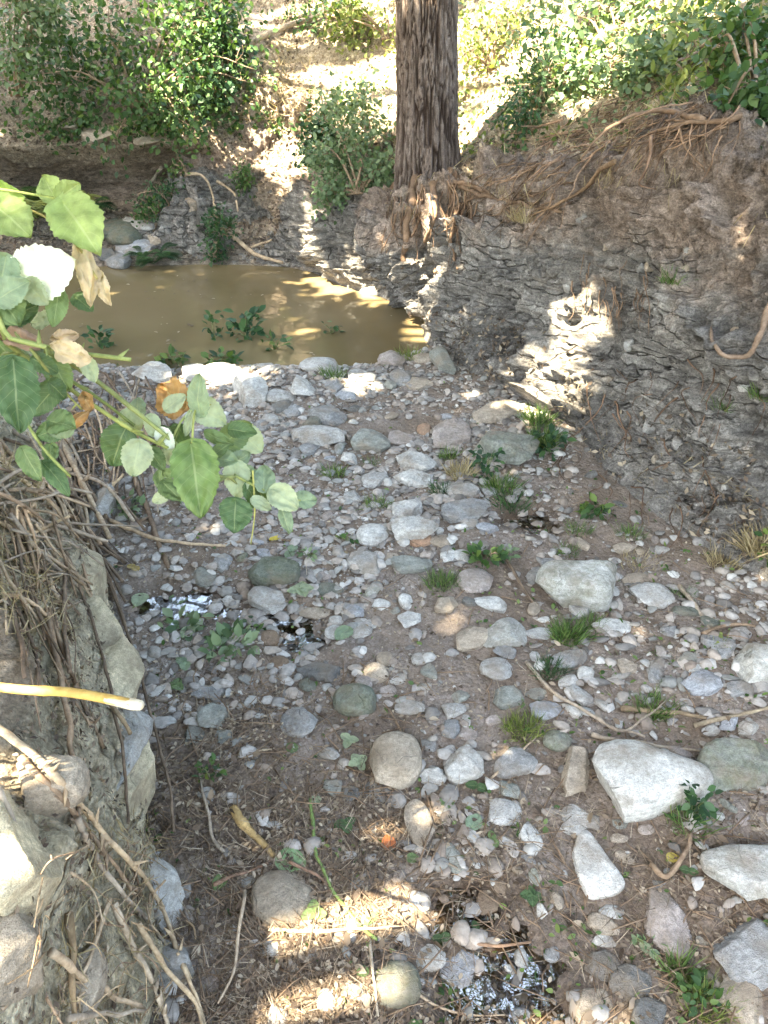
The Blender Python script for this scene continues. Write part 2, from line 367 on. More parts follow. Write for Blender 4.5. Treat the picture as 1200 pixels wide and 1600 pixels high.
# ------------------------------------------------------------------ terrain: creek bed, banks, pool
WATER_Z = -0.03
POOL = np.array([gp(*q)[:2] for q in ((20,440),(40,515),(100,560),(200,566),(300,570),(420,566),(520,568),(600,560),(660,535),(690,480),(640,440),(560,410),(490,395),(430,390),(380,395),(280,400),(190,400),(80,410))])
PUDDLES = [(gp(785,1535)[:2], .20, .15, -.035), (gp(838,812)[:2], .15, .09, -.03), (gp(290,945)[:2], .20, .13, -.022), (gp(440,968)[:2], .15, .06, -.02), (gp(470,1000)[:2], .09, .08, -.02), (gp(735,1420)[:2], .13, .08, -.03)]
def poly_sd(x, y, P):
    d = np.full(x.shape, 1e9); ins = np.zeros(x.shape, bool)
    for a, b in zip(P, np.roll(P, -1, 0)):
        e = b-a; wx, wy = x-a[0], y-a[1]; t = np.clip((wx*e[0]+wy*e[1])/(e@e), 0, 1)
        d = np.minimum(d, np.hypot(wx-t*e[0], wy-t*e[1]))
        c = ((a[1] <= y) != (b[1] <= y)) & (x < a[0]+(y-a[1])*e[0]/(e[1] if abs(e[1]) > 1e-9 else 1e-9)); ins ^= c
    return np.where(ins, -d, d)
def bedz(x, y, fine=True):
    x = np.asarray(x, float); y = np.asarray(y, float); P = np.stack([x, y, 0*x], -1)
    z = .035*fbm(P, .9, 3)+.018*fbm(P, 4, 3, 5.)
    if fine: z = z+.007*fbm(P, 16, 3, 9.)
    z = z+.02
    s = poly_sd(x, y, POOL); z = z*(.35+.65*sstep(0, .4, s))-.22*sstep(.04, -.4, s)-.045*sstep(.14, -.02, s)
    for c, a, b, dz in PUDDLES:
        q = np.hypot((x-c[0])/a, (y-c[1])/b); k = sstep(1.9, .3, q+.35*fbm(P, 6, 2, 1.)); z = z*(1-k)+(dz+.016*fbm(P, 14, 2, 3.))*k
    return z
def wetness(x, y):
    s = poly_sd(x, y, POOL); wv = .7*sstep(.3, 0, s)
    for c, a, b, dz in PUDDLES: wv = np.maximum(wv, sstep(1.7, .7, np.hypot((x-c[0])/a, (y-c[1])/b)))
    return np.clip(wv+.35*fbm(np.stack([x, y, 0*x], -1), 5, 3)*wv, 0, 1)
TERR = []                                                      # (verts, quads) for ray hits
gx = np.concatenate([np.linspace(-5.2, -1.9, 60), np.linspace(-1.86, 2.0, 260), np.linspace(2.06, 3.4, 24)])
gy = np.concatenate([np.linspace(-3, .5, 40), np.linspace(.52, 3.2, 200), np.linspace(3.22, 5.2, 100), np.linspace(5.25, 8.0, 60)])
X, Y = np.meshgrid(gx, gy, indexing='ij')
V = np.stack([X, Y, bedz(X, Y)], -1).reshape(-1, 3); F = grid_faces(len(gx), len(gy))
TERR.append((V, F))
bed_obj = obj('creek_bed', mesh('creek_bed', V, F, M['bed'], attrs={'wet': wetness(X, Y).ravel()}), kind='structure', label='stony brown creek bed of soil, gravel and silt', cat='creek bed')

def sweep(stations, nu, nv, disp, smooth_n=9):
    """stations: (foot x, foot y, [(setback, z) x K]); outward = right of travel"""
    foot = crom([s[:2] for s in stations], nu)
    prof = np.array([s[2] for s in stations], float); K = prof.shape[1]
    pr = crom(prof.reshape(len(stations), -1), nu).reshape(nu, K, 2)
    T = np.gradient(foot, axis=0); k = np.ones(smooth_n*6+1); k /= k.sum(); h = smooth_n*3
    for _ in range(2): T = np.stack([np.convolve(np.pad(T[:, i], h, 'edge'), k, 'valid') for i in (0, 1)], -1)
    T /= np.linalg.norm(T, axis=1)[:, None]; N = np.stack([T[:, 1], -T[:, 0]], -1)
    t = np.linspace(0, 1, nv)
    vv = (K-1)*np.where(t < .72, t/.72*(K-3)/(K-1), (K-3)/(K-1)+(t-.72)/.28*2/(K-1))
    q = np.stack([np.array([np.interp(vv, np.arange(K), pr[u, :, c]) for u in range(nu)]) for c in (0, 1)], -1)
    ks = np.array([1, 2, 3, 2, 1.])/9
    for _ in range(2):
        qq = q.copy()
        for c in (0, 1):
            pad = np.pad(q[:, :, c], ((0, 0), (2, 2)), 'edge'); qq[:, :, c] = sum(pad[:, j:j+nv]*ks[j] for j in range(5))
        q = qq
    P = np.concatenate([foot[:, None]+N[:, None]*q[..., :1], q[..., 1:]], -1)
    dU = np.gradient(P, axis=0); dV = np.gradient(P, axis=1); n = np.cross(dV, dU); n /= np.linalg.norm(n, axis=-1)[..., None]+1e-9
    if n[:, nv//3, :2].reshape(-1, 2).__mul__(N).sum() > 0: n = -n
    vn = vv[None].repeat(nu, 0); L = np.cumsum(np.linalg.norm(np.diff(foot, axis=0, prepend=foot[:1]), axis=1))
    P = P+n*disp(P, vn, L[:, None].repeat(nv, 1))[..., None]
    dU = np.gradient(P, axis=0); dV = np.gradient(P, axis=1); n2 = np.cross(dV, dU); n2 /= np.linalg.norm(n2, axis=-1)[..., None]+1e-9
    n2 *= np.sign((n2*n).sum(-1))[..., None]
    return P, n2, vn
# profiles: 9 control points; 0 buried toe, 1 foot, 2-5 face, 6 lip/top, 7-8 hill
pR  = [(-.35,-.3),(0,0),(.24,.2),(.34,.6),(.42,1.05),(.50,1.5),(1.0,1.78),(3.0,2.8),(25,9)]
pR2 = [(-.35,-.3),(0,0),(.16,.24),(.26,.6),(.34,1.0),(.45,1.4),(.95,1.66),(3.0,2.7),(25,9)]
pR3 = [(-.35,-.3),(0,.0),(.08,.28),(.18,.6),(.28,.9),(.42,1.18),(.9,1.42),(3.0,2.55),(25,9)]
pN  = [(-.3,-.4),(0,-.02),(.05,.25),(.16,.52),(.3,.76),(.48,.93),(.95,1.14),(3.0,2.5),(25,9)]
pP  = [(-.2,-.5),(.26,-.04),(.20,.16),(.10,.36),(.06,.55),(.28,.74),(.8,1.0),(2.8,2.45),(25,9)]
pQ  = [(-.2,-.5),(.04,-.04),(.1,.16),(.18,.34),(.34,.5),(.6,.68),(1.1,1.05),(2.8,2.4),(25,9)]
pB  = [(-.3,-.4),(0,-.02),(.3,.12),(.65,.27),(1.0,.5),(1.3,.8),(1.8,1.25),(3.2,2.5),(25,9)]
pU  = [(-.3,-.4),(0,-.02),(.5,.14),(.95,.27),(1.75,.34),(1.12,.80),(1.4,1.0),(3.2,2.3),(25,9)]
pW  = [(-.3,-.4),(0,0),(.3,.2),(.6,.5),(.9,.8),(1.2,1.05),(1.7,1.4),(3.2,2.4),(25,9)]
def disp_right(P, v, L):
    face = sstep(.9, 1.6, v)*(1-.65*sstep(5.2, 6.3, v))
    lump = .17*fbm(P, 1.3, 3)+.09*fbm(P, 3.2, 3, 3.)+.09*(np.abs(fbm(P*np.array([1, 1, .55]), 4.5, 4, 7., .6))-.25)+.04*(.3-np.abs(fbm(P, 11, 3, 1.)))
    q = np.stack([P[..., 0]*1.5, P[..., 1]*1.5, (P[..., 2]*.92+.38*L)*9+2.0*fbm(P, 1.7, 3, 4.)], -1)
    st = np.abs(perlin(q))*.085+.05*np.abs(perlin(q*2.1+5))
    qs = (P[..., 2]*.95+.22*L)*3.4+1.5*fbm(P, 1.3, 3, 12.); fr = qs-np.floor(qs)
    ledge = (fr**1.4*(1-sstep(.92, 1., fr)))*(.5+.8*perlin(P*1.6+30)); chunk = perlin(np.floor(P*np.array([3.2, 3.2, 5.5])+.9*fbm(P, 3, 2, 6.)[..., None])*.77+.4)
    lump = lump+.23*ledge+.035*chunk
    low = 1-sstep(2.6, 4.2, v+.8*fbm(P, 1.1, 2, 8.))
    return face*(lump+st*(.2+.8*low)+.03*fbm(P, 22, 3, 0., .65))+(1-face)*(.02*fbm(P, 3, 3)+.008*fbm(P, 18, 2))*sstep(.5, 1.2, v)+.05*sstep(5.8, 6.5, v)*fbm(P, 2.2, 4)
def disp_back(P, v, L): return sstep(.8, 1.5, v)*(.06*fbm(P, 1.6, 4)+.03*np.abs(fbm(P, 6, 3))+.01*fbm(P, 25, 2))
def disp_left(P, v, L):
    face = sstep(.8, 1.5, v)*(1-.6*sstep(5, 6, v))
    q = np.stack([P[..., 0]*2.2, P[..., 1]*2.2, P[..., 2]*7+.8*fbm(P, 3, 2)], -1)
    return face*(.05*fbm(P, 2.6, 3)+.04*np.abs(fbm(P, 6, 3, 2.))+.05*np.abs(perlin(q))+.008*fbm(P, 40, 3))+.03*sstep(5, 6, v)*fbm(P, 3, 3)
# right bank: travel away from the camera with the bank on the right hand
RST = [(2.7,-2.2,pR),(2.35,.6,pR),(1.95,1.6,pR),(1.55,2.38,pR),(1.36,2.74,pR2),(1.15,3.19,pR2),(1.03,3.64,pR2),(.74,4.29,pR3),(.50,4.63,pN),(.30,5.2,pN),(.10,5.48,pP),(-.10,5.84,pP),(-.32,6.32,pQ),(-.7,6.8,pQ),(-1.1,7.0,pB),(-1.5,7.05,pB),(-2.3,7.25,pB)]
P_R, N_R, v_R = sweep(RST, 900, 330, disp_right)
BST = [(-.6,6.72,pQ),(-.95,6.95,pB),(-1.45,7.02,pB),(-1.9,7.0,pU),(-2.7,6.95,pU),(-3.2,6.9,pU),(-3.7,6.6,pW),(-4.1,6.0,pW),(-4.0,5.4,pW),(-3.6,5.0,pW)]
P_B, N_B, v_B = sweep(BST, 300, 200, disp_back, 5)
qA  = [(-.3,-.3),(0,0),(.15,.12),(.35,.27),(.6,.38),(.85,.47),(1.3,.6),(3,1.1),(25,5)]
qB  = [(-.25,-.3),(0,0),(.05,.2),(.12,.42),(.2,.6),(.34,.74),(.8,.86),(3,1.25),(25,5)]
qC  = [(-.2,-.3),(0,0),(.03,.22),(.07,.42),(.11,.58),(.2,.72),(.6,.82),(3,1.2),(25,5)]
LST = [(-4.1,6.0,qA),(-3.9,5.3,qA),(-3.2,4.9,qA),(-2.3,4.35,qA),(-1.8,3.6,qA),(-1.42,2.9,qA),(-1.16,2.4,qB),(-.95,1.95,qB),(-.72,1.42,qC),(-.57,.85,qC),(-.52,.2,qC),(-.5,-1.0,qC),(-.5,-2.5,qC)]
P_L, N_L, v_L = sweep(LST, 480, 190, disp_left, 5)
def zone(v, a, b, c): return np.interp(v, [0, a, b, c, 9], [0, 0, 1, 2, 2])
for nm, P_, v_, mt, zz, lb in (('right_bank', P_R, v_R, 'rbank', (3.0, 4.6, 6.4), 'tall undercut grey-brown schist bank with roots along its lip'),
                               ('rear_bank', P_B, v_B, 'bbank', (1.2, 3.6, 5.6), 'earthy slope with a dark undercut ledge behind the pool'),
                               ('left_bank', P_L, v_L, 'lbank', (4.0, 5.2, 6.6), 'steep pale marl bank under dry bramble stems')):
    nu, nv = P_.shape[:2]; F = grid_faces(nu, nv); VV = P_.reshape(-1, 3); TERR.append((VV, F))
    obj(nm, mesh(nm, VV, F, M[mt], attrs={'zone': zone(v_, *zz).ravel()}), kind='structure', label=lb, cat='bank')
# ray hits on the terrain
vs, fs, o = [], [], 0
for Vt, Ft in TERR: vs.append(Vt); fs.append(Ft+o); o += len(Vt)
BVH = BVHTree.FromPolygons(np.vstack(vs).tolist(), np.vstack(fs).tolist()); del vs, fs
def hit(px, py):
    r = ray(px, py); r = r/np.linalg.norm(r); h = BVH.ray_cast(Vector(CAM), Vector(r), 60)
    if h[0] is None: return gp(px, py), np.array([0, 0, 1.0])
    n = np.array(h[1]); n = n if n@r < 0 else -n
    return np.array(h[0]), n
def drop(x, y, z0=9.0):
    h = BVH.ray_cast(Vector((x, y, z0)), Vector((0, 0, -1)), 60)
    return np.array(h[0]) if h[0] is not None else np.array([x, y, 0.])
# water
wx = np.linspace(POOL[:, 0].min()-1.6, POOL[:, 0].max()+.35, 40); wy = np.linspace(POOL[:, 1].min()-.25, POOL[:, 1].max()+.3, 40)
X, Y = np.meshgrid(wx, wy, indexing='ij'); V = np.stack([X, Y, 0*X+WATER_Z], -1).reshape(-1, 3)
obj('pool_water', mesh('pool_water', V, grid_faces(40, 40), M['pool']), kind='structure', label='still muddy brown pool below the undercut bank', cat='water')
for i, (c, a, b, dz) in enumerate(PUDDLES):
    X, Y = np.meshgrid(np.linspace(-1.15, 1.15, 12)*a+c[0], np.linspace(-1.15, 1.15, 12)*b+c[1], indexing='ij')
    V = np.stack([X, Y, 0*X+dz+.010], -1).reshape(-1, 3)
    obj('puddle', mesh('puddle', V, grid_faces(12, 12), M['film']), kind='structure', label='shallow puddle of clear water on the creek bed', cat='water')
# ------------------------------------------------------------------ stones
SCOL = dict(white=(.60,.59,.55), pale=(.47,.46,.43), grey=(.31,.31,.30), dark=(.17,.17,.16), green=(.29,.30,.265), darkgreen=(.165,.18,.148),
            tan=(.44,.37,.29), pink=(.40,.345,.31), brown=(.25,.175,.12), blue=(.39,.405,.42), orange=(.46,.28,.18))
SWORD = dict(white='white', pale='pale grey', grey='grey', dark='dark grey', green='greenish grey', darkgreen='dark green', tan='tan', pink='pinkish', brown='brown', blue='bluish grey', orange='rust orange')
SHAPE = dict(r='rounded', o='oval', s='long flat', b='blocky', a='angular', p='flat', u='upright')
LAND = [(gp(520,562), "the pool edge"), (gp(790,715), "the long mossy slab"), (gp(895,955), "the blocky mossy boulder"), (gp(1010,1270), "the big white boulder"), (gp(930,1390), "the triangular white rock"),
        (gp(618,1220), "the round tan boulder"), (gp(430,910), "the dark green block"), (gp(785,1535), "the glinting puddle"), (gp(270,1250), "the pale marl bank"), (gp(1080,860), "the foot of the schist bank"), (gp(555,1112), "the dark round boulder"),
        (gp(838,812), "the brown puddle under the bank"), (gp(640,835), "the arched white stone"), (gp(490,692), "the long pale cobble"), (gp(1160,1400), "the broad pale slab"), (gp(440,1430), "the half-buried dome stone"), (gp(1175,1060), "the white-topped rock"), (gp(765,1010), "the paired pale boulders"), (gp(400,640), "the bulky white cobble")]
def stone_label(pos, size, colour, shape, noun='stone'):
    sz = 'tiny' if size < .045 else 'small' if size < .075 else 'fist-sized' if size < .12 else 'large' if size < .22 else 'big'
    d = [math.hypot(pos[0]-l[0][0], pos[1]-l[0][1]) for l in LAND]
    ok = [i for i in range(len(LAND)) if d[i] > .06]; i = min(ok, key=lambda k: d[k]); dx, dy = pos[0]-LAND[i][0][0], pos[1]-LAND[i][0][1]
    rel = 'beside' if d[i] < .18 else 'near' if d[i] < .4 else 'out from'
    side = ('poolward' if dy > 0 else 'downstream') if abs(dy) > abs(dx) else ('schist side' if dx > 0 else 'marl side')
    
    return f"{sz} {SWORD[colour]} {SHAPE[shape]} {noun} {rel} {LAND[i][1]}, {side}"
def stone_shape(dirs, R, T, shape, amp, seed, cuts=1.0):
    """dirs: unit icosphere; R: 72 radii of the plan outline; T: thickness"""
    r_ = np.random.default_rng(seed)
    ph = np.mod(np.arctan2(dirs[:, 1], dirs[:, 0]), 2*np.pi); rxy = np.hypot(dirs[:, 0], dirs[:, 1]); z = dirs[:, 2]
    R = np.interp(ph, np.linspace(0, 2*np.pi, len(R)+1), np.append(R, R[0])); size = R.mean()
    e = dict(r=.86, o=.70, s=.58, b=.5, a=.62, p=.55, u=.6)[shape]
    rho = rxy**e; zz = np.sign(z)*np.abs(z)**(e+.08)*T/2
    V = np.stack([R*rho*np.cos(ph), R*rho*np.sin(ph), zz], -1)
    S = np.array([1, 1, T/(2*size)+1e-6]); W = V/S
    for k in range(int(dict(r=6, o=11, s=15, b=14, a=16, p=13, u=13)[shape]*cuts)):
        n = r_.standard_normal(3); n[2] *= .9; n /= np.linalg.norm(n)
        sup = (W@n).max(); c = sup*r_.uniform(*((.84, .96) if shape == 'r' else (.68, .92) if shape == 'o' else (.62, .9)))
        ex = np.maximum(0, W@n-c); W = W-1.0*ex[:, None]*n
    V = W*S; q = V/size; off = r_.uniform(0, 50, 3)
    nn = dirs*np.array([1, 1, .8])
    V = V+nn*(size*amp*(.8*fbm(q*.9+off, 1.0, 3)+.6*np.abs(fbm(q*2.4+off, 1.0, 4))-.1)[:, None])*np.array([1, 1, min(1, T/size)])
    V = V+nn*(size*amp*.3*fbm(q*7+off, 1.0, 3))[:, None]
    return V
STONES = []                                                     # (x, y, r) already taken
def hero(px, py, w=0, h=0, ang=0, col='pale', shape='o', tr=.42, moss=0.0, poly=None, label=None, bury=.32, name='stone', tint=1.0, lift=0.0, tilt=(0, 0), thick=None):
    if poly is not None:
        P = np.array(poly, float); P = np.vstack([a+(b-a)*t for a, b in zip(P, np.roll(P, -1, 0)) for t in np.linspace(0, 1, 8, endpoint=False)]); px, py = (P.max(0)+P.min(0))/2; h = np.ptp(P[:, 1]); base = hit(px, py+h*.25)[0]
    else:
        a = math.radians(ang); t = np.linspace(0, 2*np.pi, 40, endpoint=False); pw = .85
        cx = np.sign(np.cos(t))*np.abs(np.cos(t))**pw*w/2; cy = np.sign(np.sin(t))*np.abs(np.sin(t))**pw*h/2
        P = np.stack([px+cx*math.cos(a)-cy*math.sin(a), py-(cx*math.sin(a)+cy*math.cos(a))], -1)
        base = hit(px, py+abs(h*math.cos(a))*.3+abs(w*math.sin(a))*.3)[0]
    th = math.atan2(-(ray(px, py)[2]), ray(px, py)[1]); cot = 1/math.tan(th)
    W0 = np.array([gp(q[0], q[1], base[2])[:2] for q in P]); ext = np.ptp(W0, axis=0)
    T = thick if thick else min(tr*min(ext[0], ext[1]*.9), .7*ext[1]/cot)
    zc = base[2]+T*(.5-bury)+lift
    W = np.array([gp(q[0], q[1], zc)[:2] for q in P]); c = (W.max(0)+W.min(0))/2; D = np.ptp(W[:, 1])
    W = W-c; W[:, 1] *= math.sqrt(max(D*D-(T*cot*.9)**2, (.4*D)**2))/D
    ph = np.mod(np.arctan2(W[:, 1], W[:, 0]), 2*np.pi); rr = np.hypot(W[:, 0], W[:, 1]); o = np.argsort(ph); g = np.linspace(0, 2*np.pi, 72, endpoint=False)
    R = np.interp(g, np.concatenate([ph[o]-2*np.pi, ph[o], ph[o]+2*np.pi]), np.tile(rr[o], 3))
    if poly is not None:
        for _ in range(2): R = (np.roll(R, 1)+2*R+np.roll(R, -1))/4
    size = 2*R.max(); dirs, F = ICO[5 if size > .2 else 4 if size > .09 else 3]
    V = stone_shape(dirs, R*1.05, T, shape, (.05 if shape in 'ro' else .085)*(.45 if poly is not None else 1), int(px*7+py*13), .22 if poly is not None else 1.0)
    cc = np.array(SCOL[col])*tint*U(.93, 1.07)
    ob = obj(name, mesh(name, V, F, M['stone']), None, (c[0], c[1], zc), label or stone_label((c[0], c[1]), size, col, shape), 'rock' if size > .22 else 'stone', 'loose stones on the creek bed', color=(*cc, moss))
    ob.rotation_euler = (tilt[0], tilt[1], 0)
    STONES.append((c[0], c[1], size*.42)); return ob
H = hero
# landmarks
H(0,0,poly=[(920,1195),(932,1172),(955,1163),(988,1164),(1012,1174),(1048,1186),(1072,1198),(1097,1202),(1112,1222),(1103,1243),(1062,1256),(1022,1274),(975,1280),(938,1264),(922,1230)],col='white',shape='o',tr=.6,moss=.12,label='big white boulder with a cracked top and narrow end',name='boulder',tint=1.08)
H(0,0,poly=[(905,1300),(917,1298),(945,1338),(977,1382),(963,1396),(922,1406),(903,1368),(896,1332)],col='white',shape='p',tr=.34,label='smooth triangular white rock pointing to the pool',name='boulder',tint=1.15)
H(618,1189,78,86,0,'tan','r',.72,.1,label='round tan boulder with a smooth mottled face',name='boulder',tint=1.1)
H(0,0,poly=[(838,905),(850,890),(880,890),(905,892),(940,880),(955,878),(957,920),(955,952),(940,958),(900,945),(868,943),(842,935)],col='white',shape='b',tr=.75,moss=.4,label='blocky mossy boulder with a squared pale end',name='boulder')
H(790,700,118,40,-6,'green','b',.5,.25,label='long mossy slab propped over a dark gap',name='slab',lift=.03)
H(430,896,82,42,-4,'darkgreen','b',.6,.4,label='dark green blocky stone with a wet top',name='boulder')
H(555,1095,68,48,0,'darkgreen','r',.75,.3,label='dark round boulder mottled with moss',name='boulder',tint=1.25)
H(0,0,poly=[(1095,1335),(1130,1325),(1215,1325),(1230,1400),(1175,1410),(1168,1400),(1125,1372),(1100,1358)],col='pale',shape='p',tr=.4,moss=.2,label='broad pale slab overhanging a dark hollow',name='slab',lift=.03)
H(440,1405,92,84,0,'tan','r',.5,.1,label='half-buried dome stone under a fallen green leaf',name='boulder',bury=.45,tint=.8)
H(1182,1040,86,62,0,'white','b',.65,.2,label='white-topped rock with a dark base by the twigs',name='boulder')
H(735,998,56,34,15,'tan','o',.6,label='smooth tan half of the paired pale boulders'); H(786,992,76,44,0,'pale','b',.6,.25,label='lumpy whitish half of the paired pale boulders',name='boulder')
H(645,826,82,34,4,'white','a',.5,.0,label='arched white stone sheltering an orange stone',lift=.02); H(490,681,94,30,-10,'pale','s',.6,label='long pale cobble shaped like a loaf'); H(390,615,56,52,0,'white','a',.8,label='bulky white cobble leaning on dark stones',name='boulder')
H(1152,1200,124,78,-4,'green','b',.55,.45,label='greenish mossy boulder against the big white one',name='boulder')
# the rest, traced one by one
for r in [(610,562,44,26,0,'pink','o'),(692,566,54,28,-52,'green','o',.7),(775,645,76,30,12,'tan','o',.6),(706,682,58,46,10,'pink','p'),(762,717,50,20,0,'tan','p'),(650,725,86,26,-18,'white','s'),(647,747,64,26,-12,'white','s'),
 (723,766,66,22,-4,'pale','s'),(766,768,32,15,-5,'grey','p'),(728,796,74,40,2,'grey','b'),(586,750,42,26,5,'pale','o'),(576,692,66,34,-15,'green','o',.6),(626,687,50,24,0,'pink','p'),(633,795,60,36,-22,'white','a'),
 (655,843,42,24,0,'orange','r'),(582,836,48,34,0,'white','r'),(574,880,36,60,80,'pale','u'),(637,882,82,26,5,'green','s'),(688,845,34,20,0,'tan','a'),(761,823,38,18,-15,'blue','s'),(734,816,24,17,0,'pale','r'),(663,671,22,19,0,'orange','r'),(699,652,26,10,0,'blue','p'),  # last entry is a blue litter piece, modelled as a stone
 (240,582,74,28,0,'white','s'),(305,588,48,34,0,'white','o'),(350,585,66,32,0,'pale','o'),(437,621,44,22,0,'pale','p'),(441,636,38,20,12,'dark','o'),(471,606,42,32,-35,'white','a'),(456,642,28,20,0,'grey','o'),
 (508,650,64,30,-8,'grey','o'),(489,660,34,22,0,'darkgreen','o'),(460,564,52,20,0,'white','o'),(500,572,62,24,0,'pale','o'),(522,603,30,22,-40,'grey','a'),(556,588,36,20,0,'pale','b'),(541,617,34,18,0,'blue','a'),(482,702,30,18,15,'grey','o'),
 (463,708,20,16,0,'grey','r'),(546,717,30,14,-20,'white','p'),(493,542,50,18,0,'darkgreen','o'),(415,575,30,16,0,'pale','o'),(530,560,34,14,0,'grey','p'),(580,590,30,16,0,'grey','a'),(625,590,34,24,0,'grey','a'),(655,600,44,20,-8,'tan','p'),(662,560,34,14,0,'tan','o'),
 (550,778,32,20,-20,'pale','p'),(250,745,60,24,10,'grey','s'),(422,657,26,20,0,'pale','r'),(408,665,22,18,0,'grey','r'),
 (420,938,60,40,0,'pale','b',.5),(345,881,38,26,10,'grey','b'),(320,900,34,34,0,'green','r'),(362,941,32,22,-10,'white','a'),(411,866,28,16,-5,'blue','o'),(515,921,62,20,4,'darkgreen','s'),(492,959,64,18,8,'tan','p'),(507,1051,86,28,-10,'dark','s',.6),
 (588,1051,38,28,-15,'tan','r'),(565,986,34,24,15,'pale','o'),(523,988,30,22,0,'pale','r'),(421,998,30,26,0,'brown','r'),(437,1037,28,24,0,'brown','r'),(326,1083,66,20,-5,'grey','s'),(332,1122,52,40,30,'green','a'),(466,1130,42,58,88,'grey','p',.45),
 (455,1040,18,14,0,'grey','o'),(480,1070,32,20,0,'darkgreen','a'),(568,1068,26,24,0,'pink','r'),
 (698,946,38,28,0,'tan','o',.7),(775,1046,50,34,-4,'pale','o'),(793,1089,34,50,-82,'green','b'),(640,968,38,28,0,'white','a'),(848,1109,62,30,-12,'blue','a'),(893,1031,62,28,6,'grey','s'),(766,945,52,24,-14,'white','p'),(748,908,64,38,0,'pink','p',.3),
 (880,895,54,18,4,'green','s'),(1020,932,76,34,-6,'pale','b'),(905,956,38,20,10,'pale','a'),(958,978,72,20,-4,'white','s'),(835,1086,46,20,4,'green','s'),(907,1088,52,20,-38,'pale','s'),(895,1112,46,14,-38,'white','s'),(790,1020,44,20,-15,'grey','p'),(915,1052,22,26,80,'white','o'),(890,1066,34,20,10,'pale','p'),
 (1095,1066,66,38,-6,'blue','b'),(1085,1046,40,18,-32,'white','o'),(1155,1078,54,26,0,'grey','a'),(1025,1050,52,22,80,'grey','u'),(1122,1006,76,20,-12,'grey','s'),(1156,990,40,18,0,'pale','p'),(974,856,40,16,10,'tan','p'),(1000,860,20,12,5,'tan','p'),(1076,955,54,14,-8,'darkgreen','s'),(1108,972,44,16,-6,'darkgreen','s'),
 (1045,986,28,22,0,'grey','a'),(978,1042,44,24,5,'tan','b'),(1130,1020,30,20,0,'grey','a'),(995,905,50,20,10,'tan','a'),(1080,1030,48,18,-15,'green','s'),
 (676,1214,44,32,0,'white','a'),(726,1196,64,54,18,'white','a',.7),(804,1188,80,50,10,'grey','a',.5),(900,1206,112,44,80,'tan','s',.4),(893,1286,58,48,40,'pale','b'),(786,1270,58,40,-12,'pale','o'),(828,1308,50,28,-55,'white','o'),(795,1234,40,26,-20,'green','o'),(871,1158,44,30,-15,'green','r',.6,.5),
 (577,1233,42,28,0,'grey','p',.2),(605,1247,54,20,12,'grey','p',.2),(522,1230,32,34,0,'green','a'),(656,1290,82,40,-72,'tan','o',.4),(706,1345,62,30,-60,'green','s'),(762,1410,34,44,0,'brown','r'),(780,1385,28,30,0,'brown','o'),
 (620,1538,74,72,0,'green','r',.5,.4),(668,1497,56,42,0,'white','r'),(716,1515,56,76,-70,'blue','p',.22),(942,1447,54,30,-32,'tan','o'),(945,1471,62,16,-10,'white','s'),(956,1424,44,22,-20,'pale','o'),(1036,1440,128,60,-55,'pink','p',.3),(1172,1492,112,104,-20,'grey','p',.35),(1162,1568,130,56,-35,'tan','s',.45),  # the blue plate is a crumpled plastic-like scrap, modelled as a stone
 (942,1510,66,50,-20,'dark','a'),(985,1535,62,60,30,'dark','a'),(1012,1585,60,50,0,'dark','a'),(922,1578,70,62,0,'tan','b'),(1168,1138,32,30,0,'white','a'),(1138,1130,34,28,-20,'blue','a'),(1110,1140,30,20,0,'white','p'),(745,1535,40,60,70,'blue','p',.2),
 (1060,1180,50,24,-10,'pink','p'),(925,1285,34,24,0,'pale','p'),(968,1288,40,14,0,'green','s'),(1010,1296,26,16,0,'pink','r'),(966,1310,30,14,0,'tan','o'),(978,1340,36,18,-30,'tan','p'),(1185,1290,30,16,0,'tan','p'),(1160,1280,24,20,0,'pink','r'),
 (640,1105,48,22,0,'pale','o'),(606,1080,26,18,0,'pink','r'),(660,1075,28,20,0,'white','a'),(602,1030,28,22,0,'tan','r'),(655,1030,24,20,0,'pale','r'),(672,1050,30,24,-30,'green','a'),(622,1060,28,18,15,'white','a'),(718,1090,40,18,30,'green','s'),(708,1110,38,30,0,'pale','a'),(704,1140,32,30,0,'grey','a'),(727,1128,16,22,0,'white','o'),(732,1146,28,22,0,'pink','r'),(770,1125,24,18,0,'pink','a'),
 (525,970,22,16,0,'white','r'),(580,975,20,14,0,'white','o'),(555,955,40,20,-15,'blue','p'),(595,945,30,18,0,'white','o'),(610,870,24,14,0,'tan','o'),(700,868,24,22,50,'white','p'),(720,868,26,18,0,'white','r'),(750,855,28,20,0,'grey','a'),(860,880,30,18,0,'grey','a'),(835,900,26,30,0,'grey','a'),
 (668,1165,30,22,0,'grey','a'),(548,1240,30,22,0,'dark','a'),(350,1150,34,22,0,'green','a'),(300,1150,40,28,0,'green','a'),(560,1020,30,12,0,'tan','p'),(505,900,24,14,0,'pink','o'),(460,880,22,14,0,'pale','r')]:
    H(*r)
